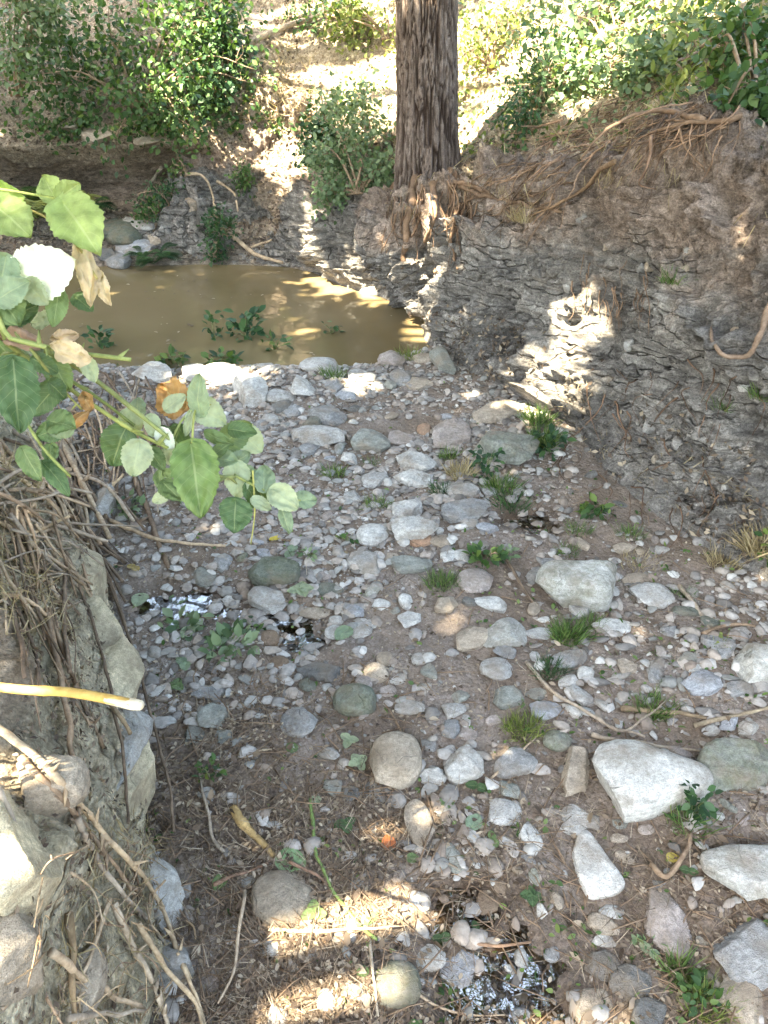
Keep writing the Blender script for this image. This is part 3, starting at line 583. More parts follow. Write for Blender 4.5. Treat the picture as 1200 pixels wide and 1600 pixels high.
# stones of the rear shore and the banks
for px, py, w_, h_, an, c_, s_, lb in [(188,362,64,40,0,'darkgreen','r','dark mossy boulder on the far shore of the pool'),(214,386,64,28,-4,'blue','s','bluish slab on the far shore beneath a dark boulder'),(222,352,36,16,-12,'pale','o','pale oval stone lying on the dark mossy boulder'),(244,374,26,22,0,'tan','a','tan pointed stone at the end of the bluish slab'),
        (186,406,44,26,0,'grey','o','grey rounded stone in the water below the bluish slab'),(168,398,34,22,0,'dark','a','dark angular stone beside the far waterline'),(150,360,50,30,0,'darkgreen','o','dark green stone behind the sun-whitened bramble leaf'),(200,345,24,12,0,'white','o','small white stone above the dark mossy boulder'),
        (270,395,30,16,0,'darkgreen','a','low green stone at the far waterline by ferns'),(305,320,46,26,10,'tan','a','tan earthy rock above the far shore plants'),(150,205,70,36,-8,'tan','b','pale tan rock jutting over the dark undercut ledge'),(108,196,44,30,0,'tan','b','tan rock at the end of the undercut ledge'),(225,215,50,22,0,'tan','a','flat tan rock above the undercut ledge')]:
    H(px, py, w_, h_, an, c_, s_, .7, .3 if 'green' in c_ else 0., label=lb, name='rock', bury=.3)
H(1168,604,36,22,5,'white','b',.7,label='pale stone stuck in the schist bank face',bury=.3)
def bank_rock(px, py, w_, h_, d_, col, lb, moss=.1, push=.0, seed=1, shape='b'):
    """a block set into the near bank face: stands upright in the face"""
    c, n = hit(px, py); dist = (c-CAM)@np.array([0, CP, -SP]); k = dist/FPX
    dirs, F = ICO[4]; R = np.full(72, .5)*(1+.12*np.cos(np.linspace(0, 4*np.pi, 72)+seed))
    V = stone_shape(dirs, R, 1.0, shape, .07, seed)*np.array([d_*1.3, w_*k*2.1, h_*k*1.6])
    o = obj('bank_rock', mesh('bank_rock', V, F, M['stone']), None, c-n*(d_*.55-.03)+np.array([0, 0, push]), lb, 'rock', 'rocks set in the marl bank', color=(*(np.array(SCOL[col])*U(.95, 1.05)), moss))
    o.rotation_euler = (U(-.08, .08), U(-.08, .08), math.atan2(n[1], n[0])); return o
SCOL['marl'] = (.66, .57, .39); SWORD['marl'] = 'greenish tan'
for i, a in enumerate([(175,995,95,95,.16,'marl','rounded greenish tan block high in the marl bank face'),(190,1085,120,60,.16,'marl','grey-green layered block behind the yellow cane tip'),(200,1150,120,60,.14,'pale','pale cleft block below the yellow cane'),(200,1235,130,90,.16,'marl','smooth olive block with a rust-stained corner'),
        (255,1400,70,80,.12,'white','sunlit white block at the toe of the marl bank'),(35,1340,120,150,.16,'marl','large pale lobed rock crossed by a thorny stick'),(100,1220,70,80,.12,'tan','earthy tan lump under the thorny stick'),(40,1500,110,110,.16,'tan','sunlit tan rock among straw at the bank base'),(260,1500,50,70,.1,'grey','dark grey stone beside the pale straw'),(150,920,60,70,.12,'marl','pale stone peeking from under the dead bramble stems'),(160,800,60,60,.12,'pale','pale rock in the bank top behind grey twigs'),(120,1560,70,60,.1,'tan','small tan rock under crossing dry sticks')]):
    bank_rock(*a, seed=i*3+2, shape='a' if i % 3 else 'b')
for k in range(22):                                             # stones held in the schist face
    px, py = U(700, 1190), U(330, 800); c, n = hit(px, py)
    if c[2] < .15 or c[2] > 1.5: continue
    th = np.linspace(0, 2*np.pi, 72, endpoint=False); s_ = U(.035, .09)
    V = stone_shape(ICO[3][0], .5*(1+.2*np.cos(2*th+k)), .7, 'a', .08, 700+k)*s_
    o = obj('embedded_stone', mesh('embedded_stone', V, ICO[3][1], M['stone']), None, c-n*s_*.12, ('small ' if s_ < .062 else 'sizeable ')+('pale', 'tan', 'grey')[k % 3]+' angular stone embedded in the schist bank face '+('near its foot' if c[2] < .55 else 'at mid height' if c[2] < 1.0 else 'below the roots'), 'stone', 'stones embedded in the schist bank', color=(*(np.array(SCOL[('pale', 'tan', 'grey')[k % 3]])*U(.8, 1.0)), 0))
    o.rotation_euler = (U(0, 3), U(0, 3), U(0, 3))
N_HERO = len(STONES)
# smaller stones of the bed: copies of a few shapes
BASES = []
for i in range(16):
    sh = 'roaspboaoraposab'[i]; th = np.linspace(0, 2*np.pi, 72, endpoint=False); r_ = np.random.default_rng(i+50)
    el = r_.uniform(.6, .95); R = .5*el/np.sqrt((el*np.cos(th))**2+np.sin(th)**2)*(1+.08*np.cos(2*th+r_.uniform(0, 6))+.07*np.cos(3*th+r_.uniform(0, 6)))
    T = dict(r=.5, o=.4, s=.25, b=.4, a=.36, p=.2)[sh]
    BASES.append((sh, T, mesh('stone', stone_shape(ICO[3][0], R, T, sh, .06, 900+i), ICO[3][1], M['stone'])))
WTS = dict(white=.2, pale=.24, grey=.16, dark=.05, green=.08, tan=.12, pink=.1, blue=.05)
cn = list(WTS); cp = np.array(list(WTS.values())); cp /= cp.sum()
made, tries = 0, 0
GEN_N = max(0, 292-N_HERO-12-13)
while made < GEN_N and tries < 20000:
    tries += 1
    py = 570+1030*U()**.9; lo = np.interp(py, [560, 700, 900, 1100, 1300, 1600], [230, 330, 330, 400, 480, 600]); hi = np.interp(py, [560, 700, 900, 1000, 1600], [700, 900, 1100, 1200, 1200])
    px = U(lo, hi)
    if py > 1150 and px < 640 and U() < .7: continue
    p = hit(px, py)[0]
    if p[2] > .12 or p[2] < -.06: continue
    k = ((p-CAM)@np.array([0, CP, -SP]))/FPX; s = k*U(16, 34)*(1 if U() < .85 else 1.4)
    if any(math.hypot(p[0]-a, p[1]-b) < c+s*.4 for a, b, c in STONES): continue
    sh, T, me = BASES[rng.integers(len(BASES))]; c_ = str(rng.choice(cn, p=cp))
    cc = np.array(SCOL[c_])*U(.85, 1.12)
    o = obj('stone', me, None, (p[0], p[1], p[2]+s*T*.22), stone_label(p, s, c_, sh), 'stone', 'loose stones on the creek bed', color=(*cc, float(U() < .15)*.5))
    o.scale = (s*U(.9, 1.2), s*U(.75, 1.0), s*U(.8, 1.1)); o.rotation_euler = (U(-.2, .2), U(-.2, .2), U(0, 6.28)); STONES.append((p[0], p[1], s*.4)); made += 1
print('stones', N_HERO, made)
by = {}
for o in COL.objects:
    if o.name.startswith('stone') and 'label' in o.keys(): by.setdefault(o['label'], []).append(o)
for lb, os_ in by.items():                                      # look-alikes side by side: tell them apart by size
    if 1 < len(os_) < 4:
        os_.sort(key=lambda o: o.scale[0]*max(v.co.length for v in o.data.vertices))
        for o, w_ in zip(os_, ('smaller', 'larger') if len(os_) == 2 else ('smallest', 'middling', 'largest')): o['label'] = w_+' '+lb.split(' ', 1)[1]
# pebbles and gravel nobody could count
SA = np.array(STONES)
def gravel(n, lo, hi, sub, name, lb, ybias, seed):
    r_ = np.random.default_rng(seed)
    x = r_.uniform(-1.9, 2.1, n*3); y = .4+4.6*r_.uniform(0, 1, n*3)**ybias
    q = np.stack([x, y, 0*x], -1); ppx, ppy, _ = to_px(np.stack([x, y, 0*x], -1))
    dens = .32+.9*fbm(q, 1.2, 3, 2.)+.35*sstep(1500, 700, ppy)
    dens = dens*np.where((ppx < 620) & (ppy > 1120), .35, 1)*np.where((ppx > 900) & (ppy < 900), .35, 1)*np.where(ppx > 760, .75, 1)
    left = np.interp(y, [0, .85, 1.42, 1.95, 2.4, 2.9, 3.6, 4.35, 5], [-.52, -.57, -.72, -.95, -1.16, -1.42, -1.8, -2.3, -3]); right = np.interp(y, [0, 1.6, 2.4, 3.2, 3.64, 4.3, 4.63, 5.2], [2.3, 1.95, 1.6, 1.2, 1.08, .8, .55, .35])
    k = (r_.uniform(0, 1, n*3) < dens) & (x > left-.05) & (x < right+.1) & (poly_sd(x, y, POOL) > .0)
    x, y = x[k][:n], y[k][:n]; n = len(x); z = bedz(x, y)
    s = lo+(hi-lo)*r_.uniform(0, 1, n)**2.4
    TV0, TF = ICO[sub]; Vs, Fs, As, o = [], [], [], 0
    for v in range(8):
        m = np.arange(n) % 8 == v; c = int(m.sum())
        TV = TV0*np.array([.5, .5*r_.uniform(.55, .95), *[.5*r_.uniform(.14, .45)]]); TV = TV*(1+.25*perlin(TV0*1.3+v*7.1))[:, None]
        for kk in range(7):
            nn = r_.standard_normal(3); nn /= np.linalg.norm(nn); TV = TV-np.maximum(0, TV@nn-(TV@nn).max()*.66)[:, None]*nn
        a = r_.uniform(0, 6.28, c); b = r_.normal(0, .25, c); d = r_.normal(0, .25, c); z0 = 0*a
        Rz = np.stack([np.stack([np.cos(a), -np.sin(a), z0], -1), np.stack([np.sin(a), np.cos(a), z0], -1), np.stack([z0, z0, z0+1], -1)], 1)
        Rx = np.stack([np.stack([z0+1, z0, z0], -1), np.stack([z0, np.cos(b), -np.sin(b)], -1), np.stack([z0, np.sin(b), np.cos(b)], -1)], 1)
        Mx = np.einsum('nij,njk->nik', Rz, Rx)*s[m][:, None, None]
        V_, F_ = inst(TV, TF, Mx, np.stack([x[m], y[m], z[m]+s[m]*.11], -1)); Vs.append(V_); Fs.append(F_+o); o += len(V_); As.append(np.repeat(r_.uniform(0, 1, c), len(TV)))
    obj(name, mesh(name, np.vstack(Vs), np.vstack(Fs), M['pebbles'], smooth=sub > 1, attrs={'rnd': np.concatenate(As)}), label=lb, cat='gravel', kind='stuff')
gravel(12500, .014, .075, 2, 'pebbles', 'scatter of small pebbles between the creek stones', .75, 1)
gravel(24000, .004, .017, 0, 'gravel', 'fine gravel strewn over the creek bed', .6, 2)
# ------------------------------------------------------------------ roots, sticks
OPT = np.array([0, CP, -SP])
def surf_path(pts, n, lift=.015, jump=.3, wob=.008):
    """photo pixels to points lying on the terrain, smoothed, lifted a little"""
    c = crom([p[:2] for p in pts], n); L = np.interp(np.linspace(0, 1, n), np.linspace(0, 1, len(pts)), [p[2] if len(p) > 2 else lift for p in pts])
    out, prev = [], None
    for (px, py), l in zip(c, L):
        p, nn = hit(px, py); d = (p-CAM)@OPT
        if prev is not None and d > prev+jump: d = prev+.01
        if prev is not None and d < prev-jump: d = prev-.01
        prev = d; r = ray(px, py); out.append(CAM+r*(d-l))
    out = np.array(out)
    for _ in range(2): out[1:-1] = (out[:-2]+2*out[1:-1]+out[2:])/4
    return out+wob*np.stack([fbm(out+k*31, 9, 2) for k in range(3)], -1)
def depth(p): return (np.asarray(p)-CAM)@OPT
def stick_mesh(name, P, rpx, mat, taper=.55, sides=7, thorns=0, knob=.06):
    P = np.asarray(P); r = rpx*depth(P).mean()/FPX; n = len(P)
    rr = r*np.linspace(1, taper, n)*(1+.08*rng.standard_normal(n))
    parts = [tube_t(P, rr, sides, knob)]
    for k in range(thorns):
        i = rng.integers(1, n-1); d = rand_dirs(1)[0]; parts.append(tube_t(np.array([P[i], P[i]+d*r*4.5]), [r*.9, r*.12], 4))
    V, F = join(parts); return mesh(name, V, F, mat)
def stick(pts, rpx, label, col=(1, 1, 1), n=None, lift=.015, mat='twig', thorns=0, name='dry_stick', cat='stick', taper=.55, group=None, P=None, wob=.008):
    P = surf_path(pts, n or max(8, 5*len(pts)), lift, wob=wob) if P is None else P
    o = P[0].copy(); me = stick_mesh(name, P, rpx, M[mat], taper, 7, thorns); me.transform(Matrix.Translation(Vector(-o)))
    return obj(name, me, None, o, label, cat, group, color=(*col, 1))
BEI, BRN, DRK, GRY = (1.2, 1.1, .95), (.75, .64, .54), (.45, .39, .34), (.9, .9, .88)
for a in [([(-30,1115,.06),(60,1190,.07),(130,1262,.07),(200,1345,.07),(250,1410,.06),(285,1500,.05),(322,1612,.03)],6.0,'long pale thorny stick leaning down the marl bank',(1.35,1.22,1.0),40,.05,'twig',16),
          ([(30,1185,.04),(110,1262,.05),(170,1340,.05),(215,1400,.04)],5.5,'dark dead stick running behind the thorny pale stick',BRN,24,.04,'twig',5),
          ([(122,1280,.05),(150,1345,.05),(205,1410,.05),(265,1480,.04)],5.5,'grey weathered stick crossing the straw on the marl bank',GRY,24,.04),
          ([(150,880,.05),(185,945,.06),(215,1040,.07),(245,1150,.07),(262,1230,.06),(270,1300,.05)],3.2,'long thin dark vine hanging over the greenish blocks',DRK,34,.05),
          ([(100,860,.05),(140,960,.06),(172,1070,.06),(192,1190,.05),(200,1285,.04)],3.4,'thin brown stem hanging between the marl blocks',DRK,30,.05),
          ([(75,960,.04),(98,1080,.05),(116,1200,.05),(128,1300,.05)],6.0,'thick brown stem hanging straight down the marl bank',BRN,24,.05),
          ([(165,1085,.05),(200,1140,.05),(233,1238,.04)],4.0,'short pale stem propped on the olive block',(.8,.7,.55),16,.05),
          ([(0,1230,.04),(25,1290,.04),(35,1340,.04)],5.0,'bent grey twig on the lobed marl rock',GRY,14,.04),
          ([(78,1488,.05),(150,1540,.05),(225,1578,.05)],7.0,'stout beige stick near the base of the bank',BEI,16,.05),
          ([(108,1430,.05),(112,1520,.05),(118,1620,.05)],7.0,'upright brown cane stub at the base of the bank',(.8,.68,.5),14,.05),
          ([(110,1592,.06),(170,1584,.06),(228,1580,.06)],5.0,'short grey stick lying across the beige one',GRY,12,.06),
          ([(172,1405,.05),(150,1470,.05),(122,1525,.05)],4.5,'beige stick slanting toward the stout one',BEI,14,.05),
          ([(178,1412,.05),(205,1475,.06),(235,1530,.06),(262,1610,.05)],6.0,'pale peeling stick with stubs at the bank base',(1.25,1.2,1.1),20,.06,'twig',5),
          ([(215,1440,.05),(250,1500,.05),(300,1560,.05),(318,1610,.04)],5.0,'bright straw-coloured cane alongside the thorny stick',(1.45,1.3,1.05),20,.05),
          ([(-20,700,.05),(60,770,.06),(108,800,.06),(165,772,.08),(192,742,.1)],4.0,'forked pale twig looping over the dead brambles',(1.35,1.2,.95),26,.06),
          ([(-20,812,.05),(50,832,.06),(110,806,.06)],4.5,'curved pale twig joining the looped one',(1.3,1.15,.9),14,.05),
          ([(212,748,.02),(238,815,.02),(264,890,.005)],6.0,'brown stake standing slanted in the wet silt',(.5,.42,.36),14,.01),
          ([(170,815,.03),(260,845,.03),(352,854,.01)],3.8,'long pale stick lying by the slanted stake',BEI,20,.02),
          ([(352,852,.01),(400,840,.01),(455,845,.01)],2.6,'thin brown stick at the end of the long pale one',BRN,12,.01),
          ([(783,857,.05),(808,905,.03),(845,955,.01)],3.0,'dark forked twig leaning on the bed near the mossy boulder',DRK,14,.02),
          ([(820,1035,.01),(870,1085,.02),(945,1130,.02),(1010,1152,.02)],3.4,'long thin stick across pale slivers of stone',GRY,22,.02),
          ([(925,1148,.015),(1000,1162,.02),(1095,1172,.02)],4.2,'grey stick behind the big white boulder',GRY,18,.02),
          ([(970,1108,.015),(1050,1114,.02),(1105,1124,.02)],5.0,'thick curved brown stick beside grass on the bed',(.62,.56,.46),18,.02),
          ([(1085,1134,.015),(1150,1118,.02),(1230,1100,.02)],4.2,'straight grey stick pointing at the white-topped rock',(.8,.78,.68),16,.02),
          ([(930,1118,.02),(975,1145,.03),(1010,1120,.03),(1040,1095,.02)],2.4,'thin bent twig arching between two sticks',GRY,16,.02),
          ([(1060,915,.02),(1085,945,.02),(1110,985,.01)],4.0,'grey stick among flat dark stones',GRY,12,.02),
          ([(1100,990,.02),(1140,975,.02),(1180,980,.02)],3.5,'brown stick over the flat slabs by the schist bank',BRN,12,.02),
          ([(425,557,.01),(478,557,.012),(528,552,.01)],4.5,'brown driftwood piece at the pool edge',(.55,.45,.38),12,.01),
          ([(520,553,.01),(552,557,.01),(580,565,.01)],2.0,'thin twig trailing from the driftwood piece',BRN,10,.01),
          ([(362,368,.03),(400,398,.04),(442,410,.03)],4.0,'pale driftwood branch at the far end of the pool',BEI,16,.03),
          ([(392,388,.04),(412,380,.05),(424,374,.04)],2.5,'short snag on the far driftwood branch',BEI,8,.04),
          ([(252,262,.05),(232,292,.06),(212,322,.03)],2.8,'bare pale stick leaning under the ledge',(1.1,1.1,1.05),14,.05),
          ([(290,272,.05),(318,276,.06),(334,310,.05),(338,345,.04)],2.6,'bent pale twig arching over the far shore plants',BEI,16,.05),
          ([(338,282,.05),(365,300,.05),(372,330,.04)],2.4,'second pale twig among the far shore plants',BEI,12,.05),
          ([(385,70,.05),(430,48,.06),(500,24,.05),(520,14,.05)],5.0,'fallen grey branch high on the sunny slope',GRY,18,.05),
          ([(428,1452,.015),(520,1455,.02),(622,1447,.01)],3.4,'straight tan stick across the dry litter',BEI,16,.015),
          ([(577,1470,.01),(582,1520,.015),(593,1588,.01)],3.2,'pale stick pointing past the greenish round stone',(1.2,1.2,1.15),12,.01),
          ([(382,1390,.03),(370,1480,.04),(362,1530,.04),(338,1572,.02)],3.2,'thin pale twig curving along the bank toe',(1.25,1.2,1.1),18,.02),
          ([(335,1382,.015),(380,1362,.015),(425,1345,.01)],3.6,'reddish brown stick beside the dome stone',(.7,.52,.45),12,.01),
          ([(452,1350,.015),(490,1368,.015),(525,1388,.01)],3.2,'reddish twig ending beside the dome stone',(.7,.52,.45),12,.01),
          ([(376,1177,.01),(400,1174,.012),(426,1172,.01)],2.4,'short cream twig lying on brown needles',(1.4,1.35,1.2),8,.01),
          ([(350,1330,.01),(330,1300,.02),(318,1240,.02),(308,1200,.01)],3.0,'grey twig leaning along the marl bank toe',GRY,14,.01),
          ([(640,1550,.01),(720,1582,.01),(790,1586,.01)],2.4,'thin pale twig beside the glinting puddle',BEI,14,.01),
          ([(735,1475,.012),(785,1480,.014),(830,1474,.01)],3.2,'rusty brown stick lying in the puddle',(.65,.5,.42),12,.01),
          ([(640,1180,.01),(620,1130,.012),(600,1100,.01)],2.0,'thin twig touching the round tan boulder',BRN,10,.01),
          ([(1020,1350,.02),(1045,1372,.02),(1072,1330,.02),(1080,1300,.02)],5.0,'bent brown stick in the hollow by the big white boulder',BRN,14,.02),
          ([(1040,1370,.015),(1020,1345,.015),(1000,1325,.01)],2.6,'thin snapped twig in the hollow',BRN,8,.01),
          ([(770,1215,.01),(815,1175,.02),(840,1150,.01)],2.2,'thin dry stalk crossing the layered grey stone',BEI,10,.01)]:
    stick(*a)
stick([(488,1250),(492,1320),(520,1390),(560,1445),(588,1468)], 3.0, 'smooth green vine curving over the leaf litter', (1.0, 1.25, 1.0), 26, .012, 'stem', name='vine', cat='vine', taper=.8)
stick([(364,1262,.01),(390,1295,.012),(430,1338,.01)], 8.5, 'curled yellow-brown bark strip in the litter', (1.1, .9, .5), 14, .012, name='bark_strip', cat='bark')
# yellow cane with its cut end
cr = thing('cut_cane', pd(-220,1040,1.30), 'yellow cut cane poking out from the bank over pale blocks', 'cane')
Pc = crom([pd(-220,1040,1.30), pd(0,1074,1.10), pd(110,1082,1.05), pd(208,1100,1.0)], 26)-np.array(cr.location)
kr = np.full(26, .0068); kr[[4, 13]] *= 1.12
V, F = tube_t(Pc, kr, 12); shaft = obj('cane_shaft', mesh('cane_shaft', V, F, M['cane']), cr)
e = Pc[-1]; d = (Pc[-1]-Pc[-2]); d /= np.linalg.norm(d)
V, F = tube_t(np.array([e-d*.045, e-d*.02, e, e+d*.014]), [.0070, .0074, .0072, .0060], 12, .09); obj('cut_end', mesh('cut_end', V, F, M['pith']), shaft, label='pale splintered cut end')

# dead bramble stems over the near bank: each clump a thing, each stem a part
def stems_clump(label, n, sx, sy, ex, ey, rp, cols, name='dead_bramble', thorns=3):
    base = hit(np.mean(sx), np.mean(sy))[0]; t = thing(name, base, label, 'dead bramble', 'dead brambles on the near bank')
    for k in range(n):
        a = np.array([U(*sx), U(*sy)]); b = a+np.array([U(*ex), U(*ey)]); m = (a+b)/2+np.array([U(-10, 14), U(-22, 8)])
        l0 = U(.0, .09)
        P = surf_path([(*a, l0), (*m, l0+U(.0, .05)), (*b, l0+U(-.02, .03))], 14, wob=U(.001, .006))-base
        c = cols[rng.integers(len(cols))]; f = U(.75, 1.2)
        obj('stem', stick_mesh('stem', P+base, U(*rp), M['twig'], U(.4, .8), 5, int(rng.integers(thorns+1))), t, color=(*(np.array(c)*f), 1)).data.transform(Matrix.Translation(Vector(-base)))
    return t
cols = [BEI, BRN, GRY, DRK, (.9, .75, .6), (.45, .38, .33)]
stems_clump('thick mat of dead bramble stems drooping over the bank lip', 90, (-60, 110), (660, 830), (10, 120), (40, 200), (1.2, 4.6), cols)
stems_clump('tangle of brown bramble stems hanging down the marl face', 16, (-20, 130), (840, 960), (0, 90), (60, 240), (1.4, 5.0), [BRN, DRK, (.45, .38, .33), (.7, .6, .5)])
stems_clump('pale broken sticks lying crosswise over the drooping stems', 34, (-40, 110), (700, 960), (20, 130), (-50, 70), (1.2, 4.6), [BEI, (1.35, 1.2, 1.0), GRY, (.95, .85, .7)])
stems_clump('fine dry bramble twigs on the low bank by the pool', 70, (60, 230), (560, 720), (-40, 70), (20, 140), (.9, 2.6), cols)
stems_clump('heap of broken straw and twigs at the foot of the marl bank', 60, (60, 280), (1290, 1560), (-70, 70), (10, 90), (.8, 2.6), [BEI, (1.3, 1.15, .9), BRN, (1.0, .85, .65)])

# ------------------------------------------------------------------ pine with bark, roots, crown
pb = hit(668, 268)[0]; pb[2] -= .05
pine = thing('pine_tree', pb, 'tall pine with deeply furrowed grey-brown bark rooted on the bank lip', 'tree')
na = 220; zz = np.concatenate([np.linspace(-.55, 1.9, 420), np.linspace(1.95, 11, 60)]); th = np.linspace(0, 2*np.pi, na, endpoint=False)
Z, TH = np.meshgrid(zz, th, indexing='ij')
lx = -.035*Z; ly = .02*Z
R0 = np.interp(Z, [-.6, 0, .3, .8, 2, 11], [.26, .24, .215, .203, .19, .05])*(1+.07*np.exp(-np.maximum(Z, -.2)/.25)*np.cos(5*TH+1)+.03*np.cos(2*TH))
q = np.stack([np.cos(TH)*2.6, np.sin(TH)*2.6, Z*1.7], -1); wv = np.stack([fbm(q*.9+k*9, 1, 2) for k in range(3)], -1)*np.array([.3, .3, 1.1])
n1 = perlin(q*np.array([2.1, 2.1, 1.3])+wv); n2 = perlin(q*np.array([3.2, 3.2, 3.4])+wv*1.5+20)
crack = np.maximum(1-sstep(.02, .16, np.abs(n1)), .75*(1-sstep(.02, .13, np.abs(n2))))
fin = (Z < 2.0)
Rr = R0-.021*crack+.007*fbm(q*3, 1, 3)+.006*fbm(q*np.array([9, 9, 5]), 1, 2)
V = np.stack([lx+Rr*np.cos(TH), ly+Rr*np.sin(TH), Z], -1).reshape(-1, 3)
a = np.arange(len(zz)*na).reshape(len(zz), na); b2 = np.roll(a, -1, 1); F = np.stack([a[:-1], b2[:-1], b2[1:], a[1:]], -1).reshape(-1, 4)
ptrunk = obj('trunk', mesh('trunk', V, F, M['bark'], attrs={'crack': crack.ravel()}), pine)
def root_part(parent, base, pts, rpx, col, n=22, lift=.012, taper=.4, name='root', wob=.02, sides=7):
    P = surf_path(pts, n, lift, wob=wob); me = stick_mesh(name, P, rpx, M['root'], taper, sides, 0, .1); me.transform(Matrix.Translation(Vector(-base)))
    return obj(name, me, parent, color=(*col, 1))
for pts, r in [([(690,255),(702,300),(694,345),(688,390),(680,425)], 7), ([(700,262),(730,285),(775,275),(805,262)], 6), ([(652,275),(640,330),(632,385),(628,420)], 8), ([(675,285),(680,330),(664,380)], 6), ([(640,265),(612,300),(596,340)], 7),
               ([(705,270),(716,320),(704,370),(714,420)], 5), ([(720,290),(770,310),(830,322),(880,330)], 5), ([(712,282),(760,300),(800,335)], 4), ([(660,290),(655,340),(645,370)], 4)]:
    root_part(ptrunk, pb, pts, r, (.85, .75, .65))
for k in range(60):                                             # hair roots under the stump
    x0, y0 = U(600, 740), U(270, 320); root_part(pine, pb, [(x0, y0), (x0+U(-14, 14), y0+U(25, 45)), (x0+U(-25, 20), y0+U(50, 110))], U(.8, 2.2), tuple(np.array((1.0, .86, .74))*U(.5, 1.3)), 9, U(.0, .04), .3, 'hair_root', .012, 4)
cl, Ts, Ls = [], [], []
for k in range(26):
    h = U(5.0, 10.8); a = U(0, 6.28); L = (11.5-h)*.32+.5; p0 = np.array([-.035*h, .02*h, h]); p1 = p0+np.array([math.cos(a)*L, math.sin(a)*L, U(-.1, .5)])
    Vl, Fl = tube_t(crom([p0, (p0+p1)/2+[0, 0, .1], p1], 8), np.linspace(.045, .012, 8), 6); obj('limb', mesh('limb', Vl, Fl, M['bark']), pine)
    for m in range(9): Ls.append(p0+(p1-p0)*U(.45, 1.05)+rng.normal(0, .16, 3))
Ls = np.array(Ls); T = np.repeat(Ls, 26, 0)+rng.normal(0, .08, (len(Ls)*26, 3)); ax = rand_dirs(len(T)); s = U(.14, .26, len(T))
V, F = inst(BLADE_V*np.array([.035, 1, .2]), BLADE_F, frames(ax, rand_dirs(len(T)))*s[:, None, None], T)
obj('crown', mesh('crown', V, F, M['needle'], attrs={'rnd': np.repeat(U(0, 1, len(T)), 5)}), pine)

# exposed roots along the lip of the schist bank
def root_mass(label, specs):
    base = hit(*specs[0][0][0][:2])[0]; t = thing('exposed_roots', base, label, 'roots', 'roots hanging from the bank lip')
    for pts, r, c in specs: root_part(t, base, pts, r, c, 20, .02, U(.12, .4), 'root', .016, 6)
sp = [([(1100,190,.05),(1040,172,.07),(985,180,.08),(935,215,.07),(905,250,.04)],4.5,(1,.9,.8)), ([(1010,165,.06),(1000,200,.09),(955,235,.09),(930,290,.06),(905,345,.03)],4.2,(.9,.8,.7)), ([(1180,175,.04),(1120,190,.06),(1060,195,.08),(1000,215,.07),(960,265,.05)],5,(.85,.75,.65)),
      ([(1000,180,.09),(1005,215,.1),(1018,250,.08),(1030,285,.05)],3.8,(1.1,1,.9)), ([(960,250,.06),(900,300,.06),(850,330,.04),(800,345,.02)],4,(.9,.8,.65)), ([(1015,215,.09),(1012,255,.1),(1000,285,.09),(1025,295,.06)],3,(1.15,1.0,.9)), ([(1060,200,.05),(1080,240,.05),(1100,270,.03)],2.5,(.8,.7,.6))]
for k in range(150):
    x0, y0 = U(870, 1160), U(140, 215); y0 += max(0, (1000-x0))*.35; an = U(1.7, 3.0); L = U(50, 170)
    sp.append(([(x0, y0, U(0, .06)), (x0+math.cos(an)*L*.5+U(-15, 15), y0+math.sin(an)*L*.35+U(-12, 12), U(.02, .1)), (x0+math.cos(an)*L, y0+math.sin(an)*L*.9, U(0, .07))], U(.5, 1.8), tuple(np.array((1.0, .88, .78))*U(.45, 1.5))))
root_mass('brown root tangle sprawling over the schist bank lip', sp)
root_mass('fine roots straggling along the lip beside the pine', [([(x0, y0, U(0, .04)), (x0-U(10, 40), y0+U(5, 30), U(.02, .07)), (x0-U(30, 80), y0+U(20, 80), U(0, .05))], U(.7, 1.9), tuple(np.array((1.0, .88, .75))*U(.5, 1.2))) for x0, y0 in zip(U(740, 900, 48), U(250, 320, 48))])
root_mass('single looped root sagging from the schist bank face', [([(1215,440,.02),(1196,500,.05),(1180,545,.06),(1145,560,.05),(1118,545,.04),(1112,512,.01)],6,(.9,.85,.8))])
root_mass('short hair roots dangling in the middle of the bank face', [([(x0, y0, .01), (x0+U(-8, 8), y0+U(15, 30), .03), (x0+U(-14, 10), y0+U(35, 70), .02)], U(.6, 1.6), (1.1, 1.0, .9)) for x0, y0 in zip(U(860, 1010, 26), U(400, 470, 26))])
root_mass('brown roots trailing over the lower slope by the schist', [([(x0, y0, .02), (x0+U(-30, 30), y0+U(10, 40), .03), (x0+U(-60, 40), y0+U(30, 100), .01)], U(.7, 1.8), tuple(np.array((.9, .75, .65))*U(.5, 1.1))) for x0, y0 in zip(U(880, 1180, 34), U(560, 800, 34))])

